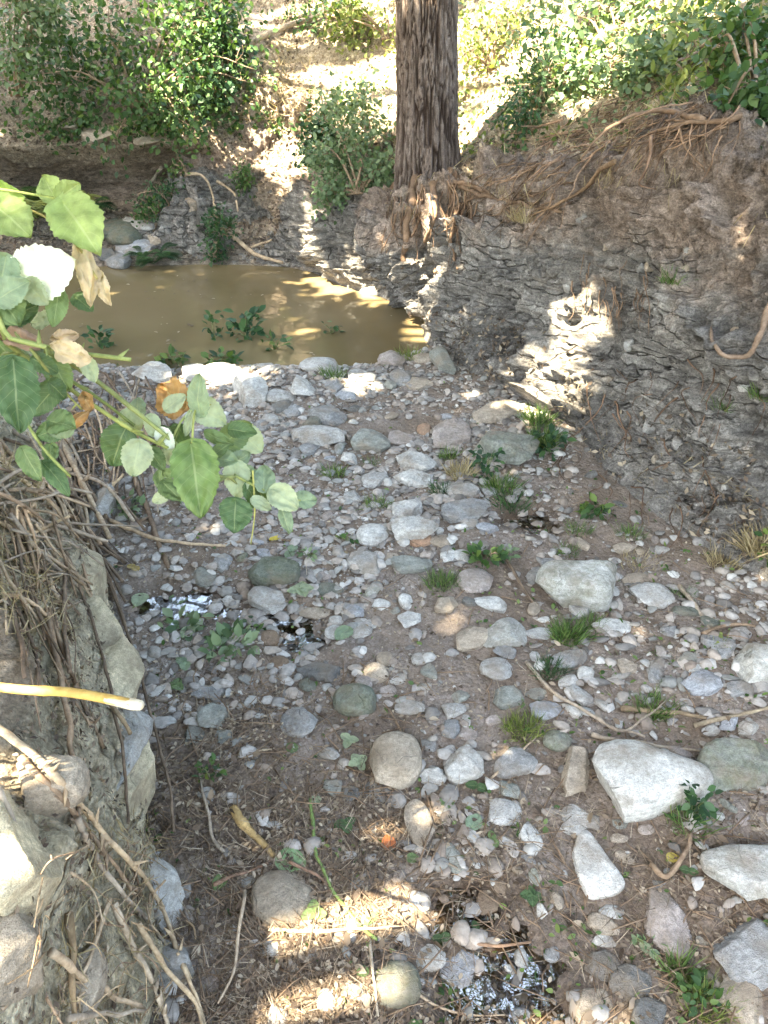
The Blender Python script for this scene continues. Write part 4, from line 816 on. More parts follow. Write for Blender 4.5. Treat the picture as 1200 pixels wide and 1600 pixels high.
# ------------------------------------------------------------------ shade trees standing outside the view; crowns cut open where sun patches should fall
SPOT = []                                                       # (point, radius) cleared of crown leaves to shape a sun patch
for px, py, r in [(440,150,.6),(480,200,.4),(400,110,.45),(460,110,.75),(540,60,.7),(380,190,.42),(430,60,.45),(310,205,.22),(600,170,.4),(560,130,.5),(760,60,.6),(770,180,.45),(860,80,.6),(830,30,.6),(960,60,.5),(1060,40,.4),(930,140,.28),(690,240,.16),(720,200,.3),(440,270,.13),(425,240,.12),(487,340,.09),(478,375,.08),(470,395,.07),
                  (668,440,.14),(650,475,.11),(680,410,.10),(660,455,.12),(690,350,.06),(908,510,.16),(882,550,.10),(866,600,.15),(838,632,.08),(965,455,.03),(700,1000,.0),
                  (540,468,.15),(500,466,.12),(590,472,.12),(440,1530,.13),(400,1510,.12),(500,1530,.12),(440,1590,.1),(540,1560,.06),(380,1560,.06),(540,1480,.05),(650,1320,.035),(645,1360,.03),(470,1440,.04),(30,1420,.04),(60,1540,.06),(255,1430,.04),(215,1340,.04),(668,1500,.03),(620,1515,.025),(920,1585,.04),(130,1500,.05),(170,1560,.06),
                  (390,590,.12),(480,570,.10),(300,590,.10),(560,600,.06)]:
    SPOT.append((hit(px, py)[0], r))
for px, py, d, r in [(335,645,1.22,-.05),(85,410,1.0,-.03),(445,782,1.25,-.06),(110,300,1.0,-.05)]:
    SPOT.append((pd(px, py, d), r))
SPp = np.array([s[0] for s in SPOT]); SPr = np.array([s[1] for s in SPOT])
nL = 46000
gxy = np.stack([U(-5.0, 4.6, nL), U(-.6, 10.5, nL)], -1); hz = U(4.2, 8.5, nL)
Q = np.concatenate([gxy+SUN_TO[None, :2]*(hz/SUN_TO[2])[:, None], hz[:, None]], -1)
cl = fbm(Q, .8, 3)
keep = cl > -.62
for c, r in zip(SPp, SPr):
    v = Q-c; t = v@SUN_TO; dd = np.linalg.norm(v-t[:, None]*SUN_TO, axis=1); keep &= (dd > r*(1+.35*fbm(Q, 2.5, 2)+.05)+.11) | (t < 0)
for px, py, r in [(785,1535,.45),(735,1420,.25),(290,945,.25),(440,968,.25),(250,470,.7)]:   # holes cut in the unseen crowns so the water mirrors sky
    r0 = ray(px, py); c = gp(px, py); m = np.array([r0[0], r0[1], -r0[2]]); m /= np.linalg.norm(m); v = Q-c; t = v@m; keep &= np.linalg.norm(v-t[:, None]*m, axis=1) > r*(1+.3*fbm(Q, 1.5, 2))
Q = Q[keep]
TREES = [((-6.4,-1.8), 'unseen broadleaf tree standing behind the marl bank'), ((-7.0,3.4), 'unseen broadleaf tree leaning over the marl bank'), ((-5.9,8.2), 'unseen broadleaf tree up the slope beyond the undercut ledge')]
own = np.argmin(np.stack([np.hypot(Q[:, 0]-t[0][0], Q[:, 1]-t[0][1]-0.0) for t in TREES]), 0)
for i, ((tx, ty), lb) in enumerate(TREES):
    b0 = drop(tx, ty); tr = thing('shade_tree', b0, lb, 'tree', 'shade trees round the creek'); q = Q[own == i]
    ctr = q.mean(0)-b0; top = np.array([ctr[0]*.35, ctr[1]*.35, 5.0])
    V, F = tube_t(crom([[0, 0, -.4], [0, 0, 1.2], [ctr[0]*.12, ctr[1]*.12, 3.0], top], 20), np.linspace(.24, .11, 20), 12, .03); obj('trunk', mesh('trunk', V, F, M['root']), tr, color=(.8, .8, .8, 1))
    for k in range(22):
        e = q[rng.integers(len(q))]-b0; V, F = tube_t(crom([top*U(.6, 1.0), top*.5+e*.5+[0, 0, .35], e], 9), np.linspace(.06, .01, 9), 6); obj('limb', mesh('limb', V, F, M['root']), tr, color=(.8, .8, .8, 1))
    s = U(.2, .32, len(q)); nn = rand_dirs(len(q))*.75+np.array([0, 0, 1.0]); V, F = inst(LEAF4_V, LEAF4_F, frames(rand_dirs(len(q)), nn)*s[:, None, None], q-b0)
    obj('crown', mesh('crown', V, F, M['canopy'], attrs={'rnd': np.repeat(U(0, 1, len(q)), 5)}), tr)
# ------------------------------------------------------------------ near bramble: every leaf a part
def bramble_leaf(bx, by, tx, ty, wr, d, dd=0.0, roll=0.0, curl=.15, lobe=0.0, seed=0, crumple=0.0):
    B, T = pd(bx, by, d), pd(tx, ty, d+dd); ax = T-B; L = np.linalg.norm(ax); y = ax/L
    v = CAM-(B+T)/2; z = v-(v@y)*y; z /= np.linalg.norm(z); x = np.cross(y, z)
    c, s = math.cos(roll), math.sin(roll); x, z = c*x+s*z, c*z-s*x
    ns, nw = 34, 15; S, Wd = np.meshgrid(np.linspace(0, 1, ns), np.linspace(-1, 1, nw), indexing='ij')
    prof = np.sin(np.pi*np.clip(S, 0, 1)**.72)**.62*.5*wr*(1+.0*S); prof = prof*(1+.13*(((S*10+.2*np.abs(Wd)) % 1)-.5)*np.abs(Wd)**4)
    if lobe: prof = prof*(1+lobe*np.cos(S*9.5+.4))
    back = -.10*np.abs(Wd)**1.5*(1-S)**3*wr                     # heart-shaped base
    r_ = np.random.default_rng(seed); off = r_.uniform(0, 30, 3)
    q = np.stack([S*2, Wd*1.2, 0*S], -1)+off
    h = .07*wr*np.abs(Wd)-curl*(S-.35)**2+.035*np.abs(np.sin((S-.3*np.abs(Wd))*12))*np.abs(Wd)*wr+(.05+crumple)*fbm(q, 1.2, 3)
    V = B+L*((S+back)[..., None]*y+(prof*Wd)[..., None]*x+h[..., None]*z)
    return V.reshape(-1, 3), grid_faces(ns, nw), np.stack([(Wd+1)/2, S], -1).reshape(-1, 2)
br = thing('bramble', drop(-1.0, .85)+np.array([0, 0, -.02]), 'green bramble with pale undersides reaching from the near bank over the creek', 'bramble'); bo = np.array(br.location)
LG, PG, YG, DG, WH, DRY, TAN, GG = (.125,.19,.075), (.33,.39,.25), (.27,.35,.12), (.075,.135,.055), (.62,.68,.58), (.42,.24,.10), (.52,.42,.28), (.2,.27,.17)  # YG holds a backlit tone, WH a sun-blown white, painted into the leaf
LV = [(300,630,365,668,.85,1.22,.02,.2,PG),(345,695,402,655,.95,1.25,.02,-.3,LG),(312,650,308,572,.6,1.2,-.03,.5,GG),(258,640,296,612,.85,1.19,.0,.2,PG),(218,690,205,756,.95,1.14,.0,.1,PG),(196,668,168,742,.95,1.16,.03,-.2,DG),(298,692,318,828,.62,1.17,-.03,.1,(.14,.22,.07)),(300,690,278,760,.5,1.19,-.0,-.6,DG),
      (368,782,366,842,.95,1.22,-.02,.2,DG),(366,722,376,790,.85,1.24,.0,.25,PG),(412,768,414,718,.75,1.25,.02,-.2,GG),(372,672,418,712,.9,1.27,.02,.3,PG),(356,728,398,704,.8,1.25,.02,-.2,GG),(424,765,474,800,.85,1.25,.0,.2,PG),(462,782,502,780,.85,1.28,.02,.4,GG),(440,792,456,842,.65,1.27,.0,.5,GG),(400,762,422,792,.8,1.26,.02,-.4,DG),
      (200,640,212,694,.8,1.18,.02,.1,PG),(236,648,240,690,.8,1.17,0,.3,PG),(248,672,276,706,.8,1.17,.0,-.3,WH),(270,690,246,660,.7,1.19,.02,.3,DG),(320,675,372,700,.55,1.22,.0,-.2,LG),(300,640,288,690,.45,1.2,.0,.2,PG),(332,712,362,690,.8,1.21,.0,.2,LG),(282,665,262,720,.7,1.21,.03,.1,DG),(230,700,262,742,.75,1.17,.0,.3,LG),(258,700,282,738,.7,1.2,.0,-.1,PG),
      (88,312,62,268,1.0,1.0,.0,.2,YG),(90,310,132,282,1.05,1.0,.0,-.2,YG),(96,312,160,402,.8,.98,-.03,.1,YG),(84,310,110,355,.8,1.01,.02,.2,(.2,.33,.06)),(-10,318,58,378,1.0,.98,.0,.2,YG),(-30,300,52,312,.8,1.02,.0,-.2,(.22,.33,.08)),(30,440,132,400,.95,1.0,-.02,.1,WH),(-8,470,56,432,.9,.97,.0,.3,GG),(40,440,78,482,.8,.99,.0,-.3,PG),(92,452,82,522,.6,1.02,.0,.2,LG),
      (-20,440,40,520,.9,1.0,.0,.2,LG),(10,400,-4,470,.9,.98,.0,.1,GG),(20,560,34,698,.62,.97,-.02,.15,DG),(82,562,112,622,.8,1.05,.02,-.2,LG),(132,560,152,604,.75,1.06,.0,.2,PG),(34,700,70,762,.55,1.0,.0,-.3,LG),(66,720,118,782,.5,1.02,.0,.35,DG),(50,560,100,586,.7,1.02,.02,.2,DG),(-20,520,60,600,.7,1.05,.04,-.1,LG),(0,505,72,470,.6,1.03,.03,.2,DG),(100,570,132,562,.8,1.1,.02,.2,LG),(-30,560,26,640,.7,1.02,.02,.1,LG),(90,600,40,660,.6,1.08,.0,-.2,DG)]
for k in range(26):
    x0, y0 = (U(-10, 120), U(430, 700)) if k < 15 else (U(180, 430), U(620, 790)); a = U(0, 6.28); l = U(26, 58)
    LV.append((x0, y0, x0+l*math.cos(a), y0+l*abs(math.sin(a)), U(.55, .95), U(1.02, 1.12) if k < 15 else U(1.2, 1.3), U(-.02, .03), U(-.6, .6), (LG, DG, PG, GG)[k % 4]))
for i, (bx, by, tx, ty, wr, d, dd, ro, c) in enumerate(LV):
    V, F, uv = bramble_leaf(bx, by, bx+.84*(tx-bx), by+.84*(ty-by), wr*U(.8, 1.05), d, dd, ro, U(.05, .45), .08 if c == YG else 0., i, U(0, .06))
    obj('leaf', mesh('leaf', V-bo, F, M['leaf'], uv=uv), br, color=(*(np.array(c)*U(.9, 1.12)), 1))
for i, (bx, by, tx, ty, wr, d, dd, ro, c, lb) in enumerate([(290,640,244,598,.9,1.21,.02,.3,DRY,'curled rust-brown leaf'),(300,640,304,612,.7,1.2,.0,.5,(.3,.14,.05),'dark brown shrivelled leaf'),(124,378,150,470,.42,1.0,.0,.4,TAN,'papery tan dead leaf'),(152,425,168,475,.5,1.01,.0,-.3,TAN,'hanging tan dead leaf'),(140,558,72,540,.55,1.0,.0,.4,TAN,'crumpled tan dead leaf'),(62,538,-10,518,.45,1.02,.0,-.3,(.3,.2,.14),'folded brown dead leaf'),(120,522,76,530,.5,1.04,.0,.2,(.45,.34,.24),'withered tan leaf'),(142,640,128,610,.7,1.12,.0,.3,DRY,'small rust leaf'),(100,675,140,640,.4,1.1,.0,.3,DRY,'rust leaf caught on a stem')]):
    V, F, uv = bramble_leaf(bx, by, tx, ty, wr, d, dd, ro, .5, .1, 200+i, .18)
    obj('leaf', mesh('leaf', V-bo, F, M['leaf'], uv=uv), br, color=(*c, 1), label=lb)
def bstem(pts, rpx, col, n=26, thorns=5, mat='stem'):
    P = crom([bo+np.array(p[1:]) if p[0] == 'o' else pd(*p) for p in pts], n); me = stick_mesh('stem', P, rpx, M[mat], .6, 8, thorns, .02); me.transform(Matrix.Translation(Vector(-bo))); return obj('stem', me, br, color=(*col, 1))
S0 = ('o', 0, 0, -.05)
for pts, r, c, th in [([S0,('o',.05,-.05,.4),(-60,505,1.02),(40,535,1.03),(130,580,1.1),(240,665,1.16),(330,738,1.2),(368,745,1.23)],5.0,(1.1,1.1,1),6),([S0,('o',.02,.0,.45),(-70,500,1.0),(20,545,1.04),(120,615,1.12),(200,668,1.15),(262,700,1.17)],5.0,(1.25,1.2,.9),5),([S0,('o',.06,-.08,.5),(-80,510,.98),(20,530,1.0),(100,548,1.02),(205,562,1.05)],5.5,(1.4,1.4,1.2),6),
                      ([S0,('o',.0,-.05,.5),(-90,285,1.02),(0,296,1.0),(90,310,1.0)],3.0,(1.6,1.6,1.1),2),([S0,('o',.0,-.08,.5),(-90,340,1.04),(0,334,1.0),(52,330,1.0),(112,372,1.0),(152,436,1.0)],2.6,(1.5,1.1,.9),3),([(366,742,1.23),(400,760,1.25),(440,778,1.26),(470,782,1.27)],2.4,(1.3,1.3,1.1),2),([(300,640,1.2),(282,660,1.2),(270,685,1.18),(262,700,1.17)],2.2,(1.3,1.3,1.1),0),([(300,692,1.17),(306,640,1.2),(330,632,1.21)],2.0,(1.5,1.4,1.1),0),
                      ([(395,735,1.24),(398,800,1.26),(392,850,1.28)],1.6,(2.0,1.7,1.4),0),([S0,('o',.08,0,.35),(-60,560,1.0),(0,590,1.0),(60,690,1.0),(110,745,1.02)],3.6,(1.0,1.0,.8),4),([(40,535,1.03),(60,560,1.02),(90,600,1.05),(128,640,1.1)],3,(1.2,1.1,.9),3),([S0,('o',.03,-.05,.45),(-60,440,1.0),(20,450,.99),(70,448,1.0)],2.6,(1.4,1.4,1),0),([S0,('o',.1,.1,.3),(-40,560,1.1),(60,570,1.12),(150,620,1.16),(210,665,1.17)],4.0,(.9,.95,.7),5)]:
    bstem(pts, r, c, 28, th)

# ------------------------------------------------------------------ shrubs and plants
def leaf_mesh(name, P, ax, nn, s, mat, tmpl=0, narrow=1.0, rnd=None):
    TV, TF = ((LEAF_V, LEAF_F), (LEAF4_V, LEAF4_F), (BLADE_V, BLADE_F))[tmpl]
    V, F = inst(TV*np.array([narrow, 1, 1]), TF, frames(ax, nn)*np.asarray(s)[:, None, None], P)
    r = U(0, 1, len(P)) if rnd is None else rnd
    return mesh(name, V, F, mat, attrs={'rnd': np.repeat(r, len(TV))})
def shrub(name, base, blobs, ncl, per, size, mat, label, cat='shrub', group=None, droop=.3, spread=.1, narrow=1.0, stems=8, tmpl=0, scol=(.8, .7, .6)):
    """blobs: (centre, radii, weight); leaf sprays on twigs that grow from the base"""
    base = np.asarray(base, float); t = thing(name, base, label, cat, group)
    wts = np.array([b[2] for b in blobs], float); wts /= wts.sum(); Cs = []
    for k in range(ncl):
        c, r, _ = blobs[rng.choice(len(blobs), p=wts)]; d = rand_dirs(1)[0]*U()**.4; Cs.append(np.asarray(c)+d*np.asarray(r))
    Cs = np.array(Cs); keep = fbm(Cs, 3.2, 2, 11.) > -.12; Cs = Cs[keep] if keep.sum() > .45*len(Cs) else Cs
    tips = [np.asarray(blobs[k % len(blobs)][0])+rand_dirs(1)[0]*np.asarray(blobs[k % len(blobs)][1])*U(.3, .95) for k in range(stems)]
    Ps = []
    for tp in tips:
        m = base*.45+tp*.55+rng.normal(0, .05, 3)+[0, 0, .12*np.linalg.norm(tp-base)]
        P = crom([base+rng.normal(0, .03, 3)*[1, 1, 0], m, tp], 12); Ps.append(P)
        V, F = tube_t(P-base, np.linspace(.012, .004, 12), 5); obj('stem', mesh('stem', V, F, M['twig']), t, color=(*scol, 1))
    AP = np.vstack(Ps); tw = []
    for c in Cs[::2]:
        j = np.argmin(((AP-c)**2).sum(1)); tw.append(tube_t(crom([AP[j]-base, (AP[j]+c)/2-base+rng.normal(0, .03, 3), c-base], 5), [.004, .003, .0025, .002, .0015], 3))
    V, F = join(tw); obj('twigs', mesh('twigs', V, F, M['twig']), t, kind='stuff', color=(*scol, 1))
    n = len(Cs)*per; P = np.repeat(Cs, per, 0)+rng.normal(0, spread, (n, 3))
    cc = np.average([b[0] for b in blobs], 0, wts); ax = rand_dirs(n)+.5*(P-cc)/(np.linalg.norm(P-cc, axis=1)[:, None]+1e-6)-np.array([0, 0, droop]); nn = rand_dirs(n)*.7+np.array([-.1, -.3, .9])
    shade = np.clip(np.repeat(U(0, 1, len(Cs)), per)*.6+U(0, .4, n), 0, 1)
    obj('foliage', leaf_mesh('foliage', P-base, ax, nn, U(size*.6, size*1.2, n), M[mat], tmpl, narrow, shade), t, kind='stuff'); return t
def at(px, py, d): return pd(px, py, min(d, depth(hit(px, py)[0])-.14))
GRP = 'bushes on the far slope'
shrub('leafy_bush', hit(215,170)[0], [(at(200,60,7.3),(.75,.35,.40),3),(at(110,110,7.2),(.45,.3,.33),1.5),(at(300,90,7.2),(.5,.3,.42),2),(at(240,165,7.1),(.4,.25,.22),1),(at(40,140,7.0),(.3,.2,.25),.6),(at(170,195,7.0),(.2,.15,.2),.4),(at(385,110,7.2),(.16,.15,.3),.5),(at(300,190,7.0),(.12,.1,.14),.3),(at(330,15,7.4),(.45,.25,.25),.9)], 560, 14, .06, 'bush', 'large leafy bush hanging over the dark undercut ledge', group=GRP, droop=.5, stems=22, spread=.115)
shrub('leafy_bush', hit(340,150)[0], [(at(345,60,7.5),(.32,.25,.5),2),(at(330,125,7.3),(.3,.2,.25),1)], 120, 14, .07, 'dark', 'darker bush between the ledge bush and the sunny slope', group=GRP, droop=.4, stems=8, spread=.08)
shrub('locust_sapling', hit(25,150)[0], [(at(25,50,6.9),(.42,.3,.42),2),(at(60,10,6.9),(.3,.2,.2),1)], 110, 16, .07, 'silver', 'pale bluish-green sapling beside the ledge bush', group=GRP, droop=.3, stems=8, narrow=.8)
shrub('small_leaved_bush', hit(560,300)[0], [(at(555,190,6.5),(.34,.28,.32),2),(at(530,250,6.35),(.3,.22,.26),1.6),(at(595,280,6.3),(.22,.15,.2),1),(at(525,300,6.3),(.2,.12,.12),.6)], 260, 15, .05, 'silver', 'small-leaved bush growing against the pine trunk', group=GRP, droop=.1, stems=12, spread=.06)
shrub('small_leaved_bush', hit(505,205)[0], [(at(505,195,6.9),(.22,.2,.22),1),(at(490,240,6.8),(.12,.12,.12),.5)], 70, 15, .055, 'dark', 'dark green bush at the sunny slope edge beside the pine bush', group=GRP, stems=6, spread=.05)
shrub('leafy_bush', hit(845,170)[0], [(at(850,130,6.0),(.24,.2,.32),2),(at(820,200,5.9),(.16,.14,.2),1)], 120, 15, .045, 'dark', 'feathery blue-green bush on the bank lip', group=GRP, stems=8, narrow=.7, spread=.06)
shrub('creeper_bush', hit(960,110)[0], [(at(940,40,6.4),(.6,.4,.28),2),(at(1040,90,6.0),(.5,.3,.26),2),(at(900,120,6.2),(.3,.2,.2),1)], 300, 15, .06, 'silver', 'pale sunlit creeper mounded above the root tangle', group=GRP, droop=.1, stems=12, spread=.09)
shrub('lime_bush', hit(1090,90)[0], [(at(1075,40,5.7),(.25,.2,.3),2),(at(1110,100,5.5),(.22,.15,.2),1)], 120, 14, .07, 'lime', 'bright lime-green bush above the root tangle', group=GRP, droop=0, stems=8, narrow=.55)
shrub('leafy_bush', hit(1180,150)[0], [(at(1170,90,5.2),(.22,.2,.28),2),(at(1190,160,5.0),(.2,.15,.14),1)], 120, 15, .055, 'bush', 'dark leafy bush overhanging the schist bank corner', group=GRP, stems=8, spread=.06)
shrub('slope_bush', hit(770,110)[0], [(at(770,60,7.0),(.35,.25,.25),1),(at(735,110,6.9),(.2,.15,.2),.6)], 90, 14, .05, 'lime', 'sparse yellow-green bush behind the pine trunk', group=GRP, stems=8)
shrub('slope_bush', hit(610,60)[0], [(at(600,60,8.0),(.3,.2,.3),1),(at(560,40,8.2),(.35,.2,.25),1)], 110, 14, .055, 'lime', 'sunlit lime bush on the slope beside the trunk', group=GRP, stems=8)
shrub('slope_bush', hit(520,30)[0], [(at(520,20,8.6),(.3,.2,.2),1)], 50, 14, .06, 'bush', 'loose green bush high on the sunny slope', group=GRP, stems=6)
for px, py, sx, n_, mt, lb in [(250,312,.18,46,'dark','dark bushy herb under the leaning bare stick'),(235,330,.1,24,'bush','lower green herb at the foot of the bushy one'),(345,350,.12,34,'dark','trailing dark herb reaching down to the far water'),(340,385,.08,18,'dark','low herb at the far waterline'),(382,270,.09,20,'bush','green herb on the eroded corner beyond the pool'),(290,255,.12,18,'bush','sprig of herb under the yellow leaf')]:
    b_ = hit(px, py+18)[0]; shrub('shore_herb', b_, [(b_+[0, -.05, sx*.8], (sx, sx*.7, sx), 1)], n_, 12, .04, mt, lb, 'herb', 'herbs on the far shore', stems=5, spread=.045)
# fronds
def fern(px, py, n, L, mat, label, spread=1.0, name='fern', pin=14):
    b = hit(px, py)[0]; t = thing(name, b, label, 'fern', 'ferns by the pool')
    for k in range(n):
        a = U(0, 6.28); e = U(.15, .7); l = L*U(.7, 1.1); d = np.array([math.cos(a)*spread, math.sin(a)*spread-.25, e]); d /= np.linalg.norm(d)
        P = crom([[0, 0, 0], d*l*.55+[0, 0, l*.12], d*l+[0, 0, -l*.12]], pin+4); T = np.gradient(P, axis=0); T /= np.linalg.norm(T, axis=1)[:, None]
        sd = np.cross(T, [0, 0, 1.]); sd /= np.linalg.norm(sd, axis=1)[:, None]+1e-6; i = np.arange(3, pin+4)
        prof = np.sin(np.linspace(.25, 1, len(i))*np.pi*.96)*l*.3+.004
        Q = np.vstack([P[i], P[i]]); ax = np.vstack([sd[i]+.35*T[i], -sd[i]+.35*T[i]]); V, F = inst(LEAF4_V*[.42, 1, 1], LEAF4_F, frames(ax, np.tile([0., 0, 1], (len(Q), 1)))*np.tile(prof, 2)[:, None, None], Q)
        V2, F2 = tube_t(P, np.linspace(.003, .001, len(P)), 3); V, F = join([(V, F), (V2, F2)])
        obj('frond', mesh('frond', V, F, M[mat], attrs={'rnd': np.full(len(V), U(.2, .9))}), t)
fern(85,345,18,.62,'lime','bright feathery fern below the ledge bush'); fern(30,350,9,.55,'bush','lower feathery fern behind the yellow-green leaves'); fern(240,412,9,.28,'dark','small fern drooping into the far end of the pool')
fern(225,402,6,.2,'dark','tiny fern beside the bluish slab'); fern(140,330,7,.35,'dark','fern in the shade under the ledge')
# grass tufts and small herbs on the bed
def tuft(px, py, wpx, n, hpx, mat, label, kind='grass', group='tufts on the creek bed'):
    b = hit(px, py)[0]; b = gp(px, py, WATER_Z) if b[2] < WATER_Z else b; k = depth(b)/FPX; t = thing('grass_tuft' if kind == 'grass' else 'small_herb', b, label, 'grass' if kind == 'grass' else 'herb', group)
    R = wpx*k*.42; a = U(0, 6.28, n); r = R*U(0, 1, n)**.75; P = np.stack([r*np.cos(a), r*np.sin(a)*.8, 0*a-.004], -1)
    if kind == 'grass':
        ax = np.stack([np.cos(a)*.5, np.sin(a)*.5, 0*a+1], -1)+rng.normal(0, .35, (n, 3)); ax[:, 2] = np.abs(ax[:, 2]); s = hpx*k*U(.2, .85, n)
        obj('blades', leaf_mesh('blades', P, ax, rand_dirs(n), s, M[mat], 2, .055), t, kind='stuff')
    else:
        P[:, 2] += hpx*k*U(.0, 1, n); ax = rand_dirs(n)+np.stack([np.cos(a), np.sin(a), 0*a+.2], -1); obj('leaves', leaf_mesh('leaves', P, ax, rand_dirs(n)*.6+[0, -.2, 1.], wpx*k*U(.14, .34, n), M[mat], 0, .85), t, kind='stuff')
        m = 7; V, F = join([tube_t(np.array([[0, 0, -.01], P[j]*.5+[0, 0, .01], P[j]]), [.002, .0015, .001], 4) for j in range(m)]); obj('stalks', mesh('stalks', V, F, M['stem']), t, kind='stuff', color=(1, 1, 1, 1))
for a in [(520,742,36,70,30,'grass','thin grass tuft between the loaf cobble and the gravel'),(690,912,52,170,30,'grass','dense grass tuft poolward of the smooth tan stone'),(588,790,36,80,28,'grass','grass tuft beside the white angular cobble'),(785,765,52,120,40,'grass','grass tuft between the long slab and the brown puddle'),(800,790,56,90,36,'dark','dark grass by the brown puddle rim'),(690,770,30,60,34,'dark','grass wisps behind the grey block'),(720,745,40,80,46,'straw','dry grass wisps under the long slab'),(850,695,44,120,50,'grass','tall grass at the end of the long slab'),(838,660,44,120,44,'grass','grass at the toe of the schist bank'),(890,995,56,170,46,'grass','shaggy grass tuft below the blocky boulder'),(925,975,34,70,30,'grass','small grass tuft behind the grey layered stone'),(860,1050,48,110,34,'dark','dark grass clump by the grey layered stone'),(820,1140,66,200,36,'lime','bright mossy grass between the layered grey stones'),(1020,1110,60,130,46,'grass','grass behind the curved brown stick'),(905,830,44,70,24,'grass','short grass on the bank toe'),(985,835,50,80,26,'grass','patchy grass near the schist foot'),(885,862,44,90,20,'grass','low grass strip behind the blocky boulder'),(1070,930,36,50,24,'grass','grass wisps beside the pale blocky stone'),(1155,1350,46,110,26,'grass','grass cushion on the broad pale slab'),(1075,1290,70,50,60,'grass','thin weeds beside the big white boulder'),(1100,1575,76,150,60,'lime','fresh green grass at the tan slab'),(1060,1520,40,80,60,'grass','grass blades beside the muddy slab'),(520,590,40,70,30,'grass','grass between the pool edge cobbles'),(640,560,34,60,30,'lime','grass by the pinkish pool edge stone'),(580,725,30,40,20,'grass','grass wisps near the greenish oval stone'),(700,715,30,60,30,'grass','grass by the pinkish flat stone'),(1190,860,60,150,60,'straw','dry grass hanging on the schist bank foot'),(1130,880,60,120,40,'straw','straw-coloured grass on the bank toe'),(1000,880,70,90,24,'straw','sparse dry grass behind the pale blocky stone'),(1190,620,40,60,40,'grass','grass tuft beside the stone stuck in the bank'),(1130,640,30,40,40,'grass','grass blades on the mid bank face'),(1050,440,40,60,40,'grass','green tuft sprouting from the bank face'),(820,345,40,60,40,'straw','straw tuft under the lip roots')]:
    tuft(a[0], a[1], a[2]*1.15, int(a[3]*2.2), *a[4:])
for a in [(335,530,44,40,44,'dark','upright leafy weed in the shallow pool margin'),(385,525,60,60,40,'dark','branching weed standing in the pool margin'),(520,520,34,20,18,'dark','low weed by the pool shallows'),(350,565,60,50,12,'bush','leafy ground weed along the near pool edge'),(430,545,50,30,20,'bush','small weed on the near pool rim'),(270,568,60,40,14,'bush','weed patch at the near pool corner'),(160,545,50,40,30,'dark','dark weed behind the tan dead leaf'),(755,880,66,60,22,'bush','leafy herb beside the dark forked twig'),(790,870,40,26,16,'silver','pale herb above the dark forked twig'),(1080,1275,66,60,60,'dark','broad-leaved weed under the narrow end of the big boulder'),(1090,1560,70,50,40,'bush','broad-leaved weed by the tan slab corner'),(1010,1480,44,24,20,'silver','pale herb on the muddy slab'),(330,1215,44,30,30,'bush','green weed at the marl bank toe'),(545,845,40,20,12,'bush','small herb beside the upright pale stone'),(480,870,40,20,10,'silver','pale clover beside the dark green block'),(760,740,50,50,40,'dark','dark herb under the long slab'),(860,710,56,50,40,'dark','dark herb at the slab end'),(930,800,60,50,16,'bush','creeping herb beyond the brown puddle'),(290,980,80,50,10,'silver','pale clover patch on the silt'),(360,1010,90,60,10,'silver','clover leaves among wet twigs'),(395,985,50,24,14,'bush','yellowing herb beside the brown round stone'),(1130,1010,40,24,20,'lime','light green sprig over flat slabs'),(200,800,60,40,16,'silver','pale groundcover by the slanted stake'),(270,780,60,30,12,'silver','groundcover under the hanging bramble leaf'),(930,1380,20,10,8,'dark','tiny herb by the triangular rock'),(1200,880,50,60,60,'bush','leafy sprig on the schist bank foot')]:
    tuft(*a, kind='herb')
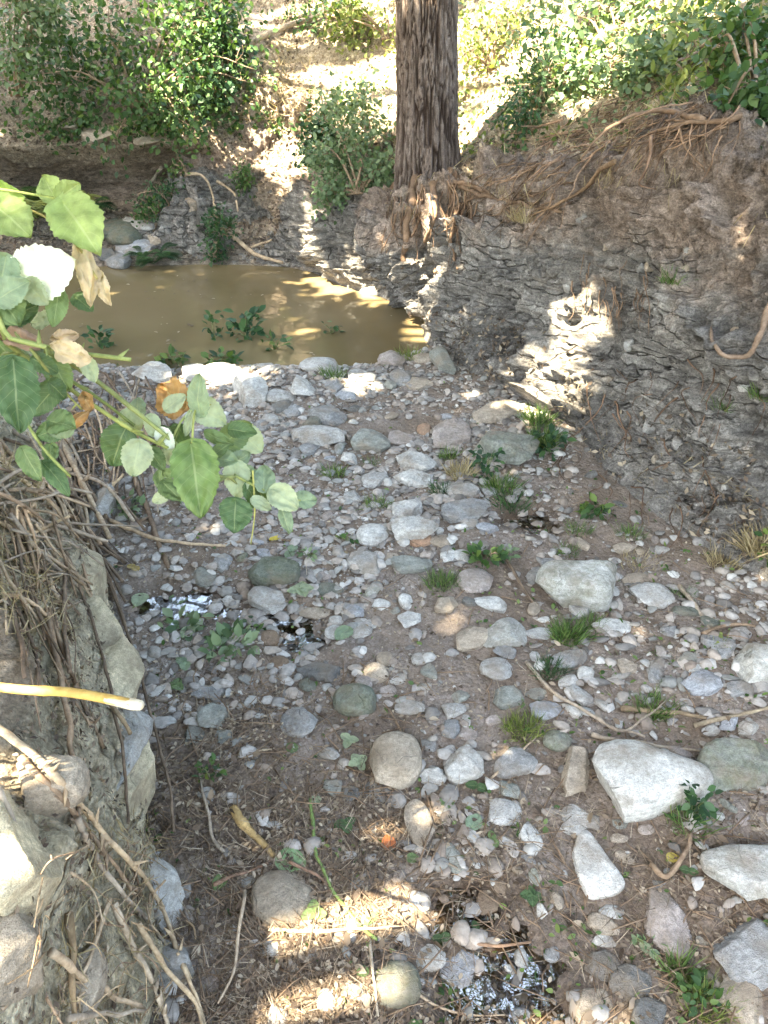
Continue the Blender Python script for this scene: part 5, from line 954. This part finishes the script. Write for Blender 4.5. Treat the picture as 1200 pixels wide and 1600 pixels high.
# fallen green leaves on the litter
for i, (px, py, s_, n_, c_, lb) in enumerate([(540,1292,30,3,DG,'three dark green fallen leaves joined on a stalk'),(435,1345,44,1,(.2,.32,.16),'broad pale green leaf fallen on the dome stone'),(350,1372,24,1,LG,'single green leaf on dark litter by the bank toe'),(460,1178,20,1,LG,'round green leaf below the grey upright stone'),(636,1345,18,1,LG,'green leaf on the sunlit litter'),(410,1420,24,1,LG,'green leaf at the foot of the dome stone'),(490,1430,34,3,(.22,.3,.12),'pale green leaves at the edge of the sun patch'),(580,1440,24,2,LG,'green leaves beside the straight tan stick'),(575,1520,18,1,LG,'bright leaf by the greenish round stone'),(545,985,30,1,GG,'pale leaf among pebbles'),(595,1170,26,4,PG,'whitish clover leaves beside the round tan boulder'),(560,1195,28,4,PG,'row of pale leaflets near the round boulder'),(545,1160,26,3,PG,'pale leaflets behind the row by the round boulder'),(500,1255,18,1,PG,'small pale leaf where the vine begins'),(270,945,30,1,LG,'bright green leaf floating on the silt puddle'),(224,932,28,1,PG,'pale round leaf at the silt puddle edge'),(300,985,40,2,PG,'pale leaves on the wet silt'),(290,1040,30,3,GG,'grey-green leaves in the wet litter'),(350,1000,36,3,GG,'sprig of grey-green leaves over wet twigs'),(275,1075,28,3,LG,'green leaves beside the marl bank toe'),(830,1405,30,4,DG,'dark green leaflets beside the brown wet stones'),(690,1470,26,2,DG,'dark leaves at the rim of the glinting puddle'),(745,1455,22,2,DG,'dark green leaves in the puddle margin'),(1015,1490,30,2,PG,'pale leaf pair on the muddy slab'),(690,1262,24,1,LG,'green leaf near the grey oval stone'),(745,1232,30,2,DG,'dark leaves against a greenish stone'),(770,1315,24,2,LG,'green leaf beside a white stone'),(735,1298,28,1,(.22,.3,.2),'pale green leaf on brown silt'),(470,925,34,4,PG,'pale leaflets beside the wet block'),(455,865,30,2,GG,'grey-green leaves by the dark block'),(1055,1230,14,2,DG,'dark leaves lying on the big white boulder'),(1075,1365,24,2,DG,'dark leaves in the hollow by the broad slab'),(437,842,16,1,(.55,.42,.06),'yellow fallen leaf on gravel'),(295,260,26,1,(.6,.38,.02),'bright yellow leaf on the far shore'),(608,1330,24,1,(.5,.16,.06),'rust-red leaf in the sun patch'),(1042,1345,18,1,(.5,.4,.1),'yellow leaf in the hollow'),(210,890,22,2,(.42,.3,.1),'yellowing leaves beside the slanted stake')]):
    b = hit(px, py)[0]; k = depth(b)/FPX; t = thing('fallen_leaf' if n_ == 1 else 'leaf_sprig', b+[0, 0, .008], lb, 'leaf', 'fallen leaves on the creek bed'); a0 = U(0, 6.28)
    for j in range(n_):
        V, F, uv = bramble_leaf(600, 800, 600, 800-1200*1.0, .9, 1.0, 0, 0, .12, 0, 300+i*5+j)
        V = V-pd(600, 800, 1.0); L_ = np.linalg.norm(pd(600, -400, 1.0)-pd(600, 800, 1.0)); V = V/L_
        V = np.stack([V[:, 0], V@np.array([0, SP, CP]), V@np.array([0, -CP, SP])], -1)*s_*k*(1.05 if n_ == 1 else .62)
        a = a0+j*6.28/max(n_, 1)+U(-.3, .3); c, s = math.cos(a), math.sin(a); V = np.stack([c*V[:, 0]-s*V[:, 1], s*V[:, 0]+c*V[:, 1], V[:, 2]+.002+j*.003], -1)
        obj('leaf', mesh('leaf', V, F, M['leaf'], uv=uv), t, color=(*(np.array(c_)*U(.85, 1.15)), 1))

# ------------------------------------------------------------------ ground cover and litter (uncountable)
def on_sweep(P, N, v, n, vr, box=None, dens=None):
    """random points on a bank sheet with v in vr, inside the pixel box"""
    nu, nv = v.shape; i = rng.integers(0, nu-1, n*8); j = rng.integers(0, nv-1, n*8); f, g = U(0, 1, n*8)[:, None], U(0, 1, n*8)[:, None]
    p = P[i, j]*(1-f)*(1-g)+P[i+1, j]*f*(1-g)+P[i, j+1]*(1-f)*g+P[i+1, j+1]*f*g; k = (v[i, j] > vr[0]) & (v[i, j] < vr[1])
    if box is not None:
        x, y, d = to_px(p); k &= (x > box[0]) & (x < box[2]) & (y > box[1]) & (y < box[3]) & (d > 0)
    if dens is not None: k &= U(0, 1, n*8) < dens(p)
    return p[k][:n], N[i, j][k][:n]
def cover(name, pts, nrm, size, mat, label, tmpl=0, narrow=1.0, flat=.6, lift=.01, cat='ground cover', rnd=None, hang=0.0):
    n = len(pts)
    if not n: return
    ax = rand_dirs(n)+hang*np.array([0, 0, -1.]); nn = nrm*flat+rand_dirs(n)*(1-flat)
    ax = ax-(ax*nrm).sum(1)[:, None]*nrm*flat
    obj(name, leaf_mesh(name, pts+nrm*lift*U(.3, 2, n)[:, None], ax, nn, U(size*.5, size*1.3, n), M[mat], tmpl, narrow, rnd), label=label, cat=cat, kind='stuff')
clump = lambda f, o, lo=.0: (lambda p: np.clip(.5+1.6*fbm(p, f, 3, o)-lo, 0, 1))
p, n = on_sweep(P_R, N_R, v_R, 12000, (5.9, 7.6), (640, -80, 1400, 300), clump(1.5, 3.)); cover('ground_ivy', p, n, .042, 'silver', 'pale leafy ground cover on the sunlit slope', flat=.45, lift=.04)
p, n = on_sweep(P_R, N_R, v_R, 6500, (5.9, 7.6), (540, -80, 1400, 300), clump(1.8, 9., .1)); cover('ground_ivy', p, n, .042, 'lime', 'yellow-green ground cover on the sunlit slope', flat=.4, lift=.05)
p, n = on_sweep(P_R, N_R, v_R, 3000, (5.5, 6.8), (760, -80, 1400, 320), clump(2.2, 5.)); cover('ground_ivy', p, n, .038, 'bush', 'green ivy spilling over the schist bank lip', flat=.4, lift=.03, hang=.5)
p, n = on_sweep(P_R, N_R, v_R, 8000, (5.2, 7.6), (330, -80, 1400, 330), clump(1.3, 21., .05)); cover('dry_grass', p, n, .14, 'straw', 'dry straw grass over the slope and lip', 2, .05, .1, .0)
p, n = on_sweep(P_R, N_R, v_R, 4000, (4.5, 6.0), (460, 150, 1260, 420), clump(2.6, 15.)); cover('dry_grass', p, n, .10, 'straw', 'dead grass and root fibres hanging from the lip', 2, .04, .2, .01, hang=1.6)
p, n = on_sweep(P_R, N_R, v_R, 7000, (5.2, 7.6), (330, -80, 1400, 400)); cover('leaf_litter', p, n, .04, 'dry', 'brown leaf litter on the slope', 1, .9, .7)
p, n = on_sweep(P_R, N_R, v_R, 2600, (.9, 2.4), (640, 480, 1260, 980), clump(2., 2.)); cover('leaf_litter', p, n, .035, 'dry', 'brown leaf litter along the schist bank foot', 1, .8, .8)
p, n = on_sweep(P_R, N_R, v_R, 2200, (.9, 2.2), (680, 500, 1260, 980), clump(2.2, 31.)); cover('dry_grass', p, n, .05, 'straw', 'short dry grass along the schist bank foot', 2, .06, .1, .0)
p, n = on_sweep(P_B, N_B, v_B, 9000, (1.2, 7.6), (-500, -80, 500, 440), lambda p: np.where((p[:, 2] < .8) & (p[:, 0] < -2.0) & (p[:, 1] > 7.9), .1, 1)); cover('leaf_litter', p, n, .042, 'dry', 'brown leaf litter on the slope behind the pool', 1, .9, .7)
p, n = on_sweep(P_B, N_B, v_B, 4200, (5, 7.6), (-500, -80, 500, 300), clump(1.6, 8.)); cover('ground_ivy', p, n, .06, 'bush', 'green ground cover on the slope behind the ledge', flat=.4, lift=.05)
p, n = on_sweep(P_L, N_L, v_L, 9000, (1.0, 6.8), (-500, 440, 340, 1900)); cover('leaf_litter', p, n, .018, 'dry', 'brown litter on the near bank', 1, .8, .75)
p, n = on_sweep(P_L, N_L, v_L, 2600, (3.6, 6.8), (-150, 540, 300, 1000)); cover('twig_litter', p, n, .11, 'straw', 'broken straw on the near bank top', 2, .022, .45, .015)
p, n = on_sweep(P_L, N_L, v_L, 2500, (.9, 3.6), (40, 1280, 330, 1650)); cover('twig_litter', p, n, .06, 'straw', 'broken straw at the marl bank base', 2, .05, .4, .012)
def bed_pts(n, fn):
    """points on the bed drawn evenly over the picture of it, thinned by fn(px, py, x, y)"""
    n = int(n*2.1); py = U(545, 2100, n*3); px = U(60, 1560, n*3); dx, dy = (px-600)/FPX, (800-py)/FPX; rz = -SP+dy*CP; t = -CAM_H/rz
    x, y = dx*t, (CP+dy*SP)*t; k = U(0, 1, n*3) < fn(px, py, x, y)
    left = np.interp(y, [0, .85, 1.42, 1.95, 2.4, 2.9, 3.6, 4.35, 5], [-.52, -.57, -.72, -.95, -1.16, -1.42, -1.8, -2.3, -3]); k &= (x > left-.03) & (poly_sd(x, y, POOL) > .02)
    x, y = x[k][:n], y[k][:n]; z = bedz(x, y); return np.stack([x, y, z], -1), np.tile([0., 0, 1], (len(x), 1))
cl2 = lambda x, y, f, o: .5+1.5*fbm(np.stack([x, y, 0*x], -1), f, 3, o)
LL = lambda px, py: sstep(700, 520, px)*sstep(1000, 1150, py)+.18+.35*sstep(1150, 1350, py)
p, n = bed_pts(16000, lambda px, py, x, y: LL(px, py)*np.clip(cl2(x, y, 2.5, 4.), .1, 1)); cover('leaf_litter', p, n, .016, 'dry', 'brown leaf crumbs over the creek bed', 0, .8, .8, .006)
p, n = bed_pts(700, lambda px, py, x, y: LL(px, py)*np.clip(cl2(x, y, 3.5, 14.), .0, 1)); cover('leaf_litter', p, n, .034, 'dry', 'larger dead leaves over the creek bed', 0, .75, .45, .008)
p, n = bed_pts(12000, lambda px, py, x, y: LL(px, py)*np.clip(cl2(x, y, 2., 24.), .15, 1)); cover('twig_litter', p, n, .055, 'dry', 'pine needles and straw bits over the creek bed', 2, .03, .75, .008)
p, n = bed_pts(2600, lambda px, py, x, y: np.clip(cl2(x, y, 2.8, 44.), 0, 1)*(.2+.5*sstep(650, 900, px)*sstep(1250, 950, py))); cover('moss', p, n, .022, 'grass', 'tiny green seedlings dotted over the creek bed', 0, .9, .5, .006)
q = np.stack([U(-2.6, .1, 160), U(4.9, 6.8, 160), np.full(160, WATER_Z+.002)], -1); q = q[(poly_sd(q[:, 0], q[:, 1], POOL) < -.05) & (fbm(q, 1.4, 2) > -.05)]
cover('leaf_litter', q, np.tile([0., 0, 1], (len(q), 1)), .035, 'dry', 'dead leaves floating on the muddy pool', 0, .7, .97, .001)
tw = []
p, n = bed_pts(1300, lambda px, py, x, y: LL(px, py)*.9)
for q in p:
    a = U(0, 6.28); L_ = U(.04, .16); d = np.array([math.cos(a), math.sin(a), U(-.05, .08)]); tw.append(tube_t(np.array([q+[0, 0, .006], q+d*L_*.5+rng.normal(0, .006, 3)+[0, 0, .008], q+d*L_+[0, 0, .006]]), np.array([1, .8, .5])*U(.0012, .0032), 4))
V, F = join(tw); obj('twig_litter', mesh('twig_litter', V, F, M['twig']), label='thin dead twigs strewn over the creek bed', cat='litter', kind='stuff', color=(.6, .5, .42, 1))
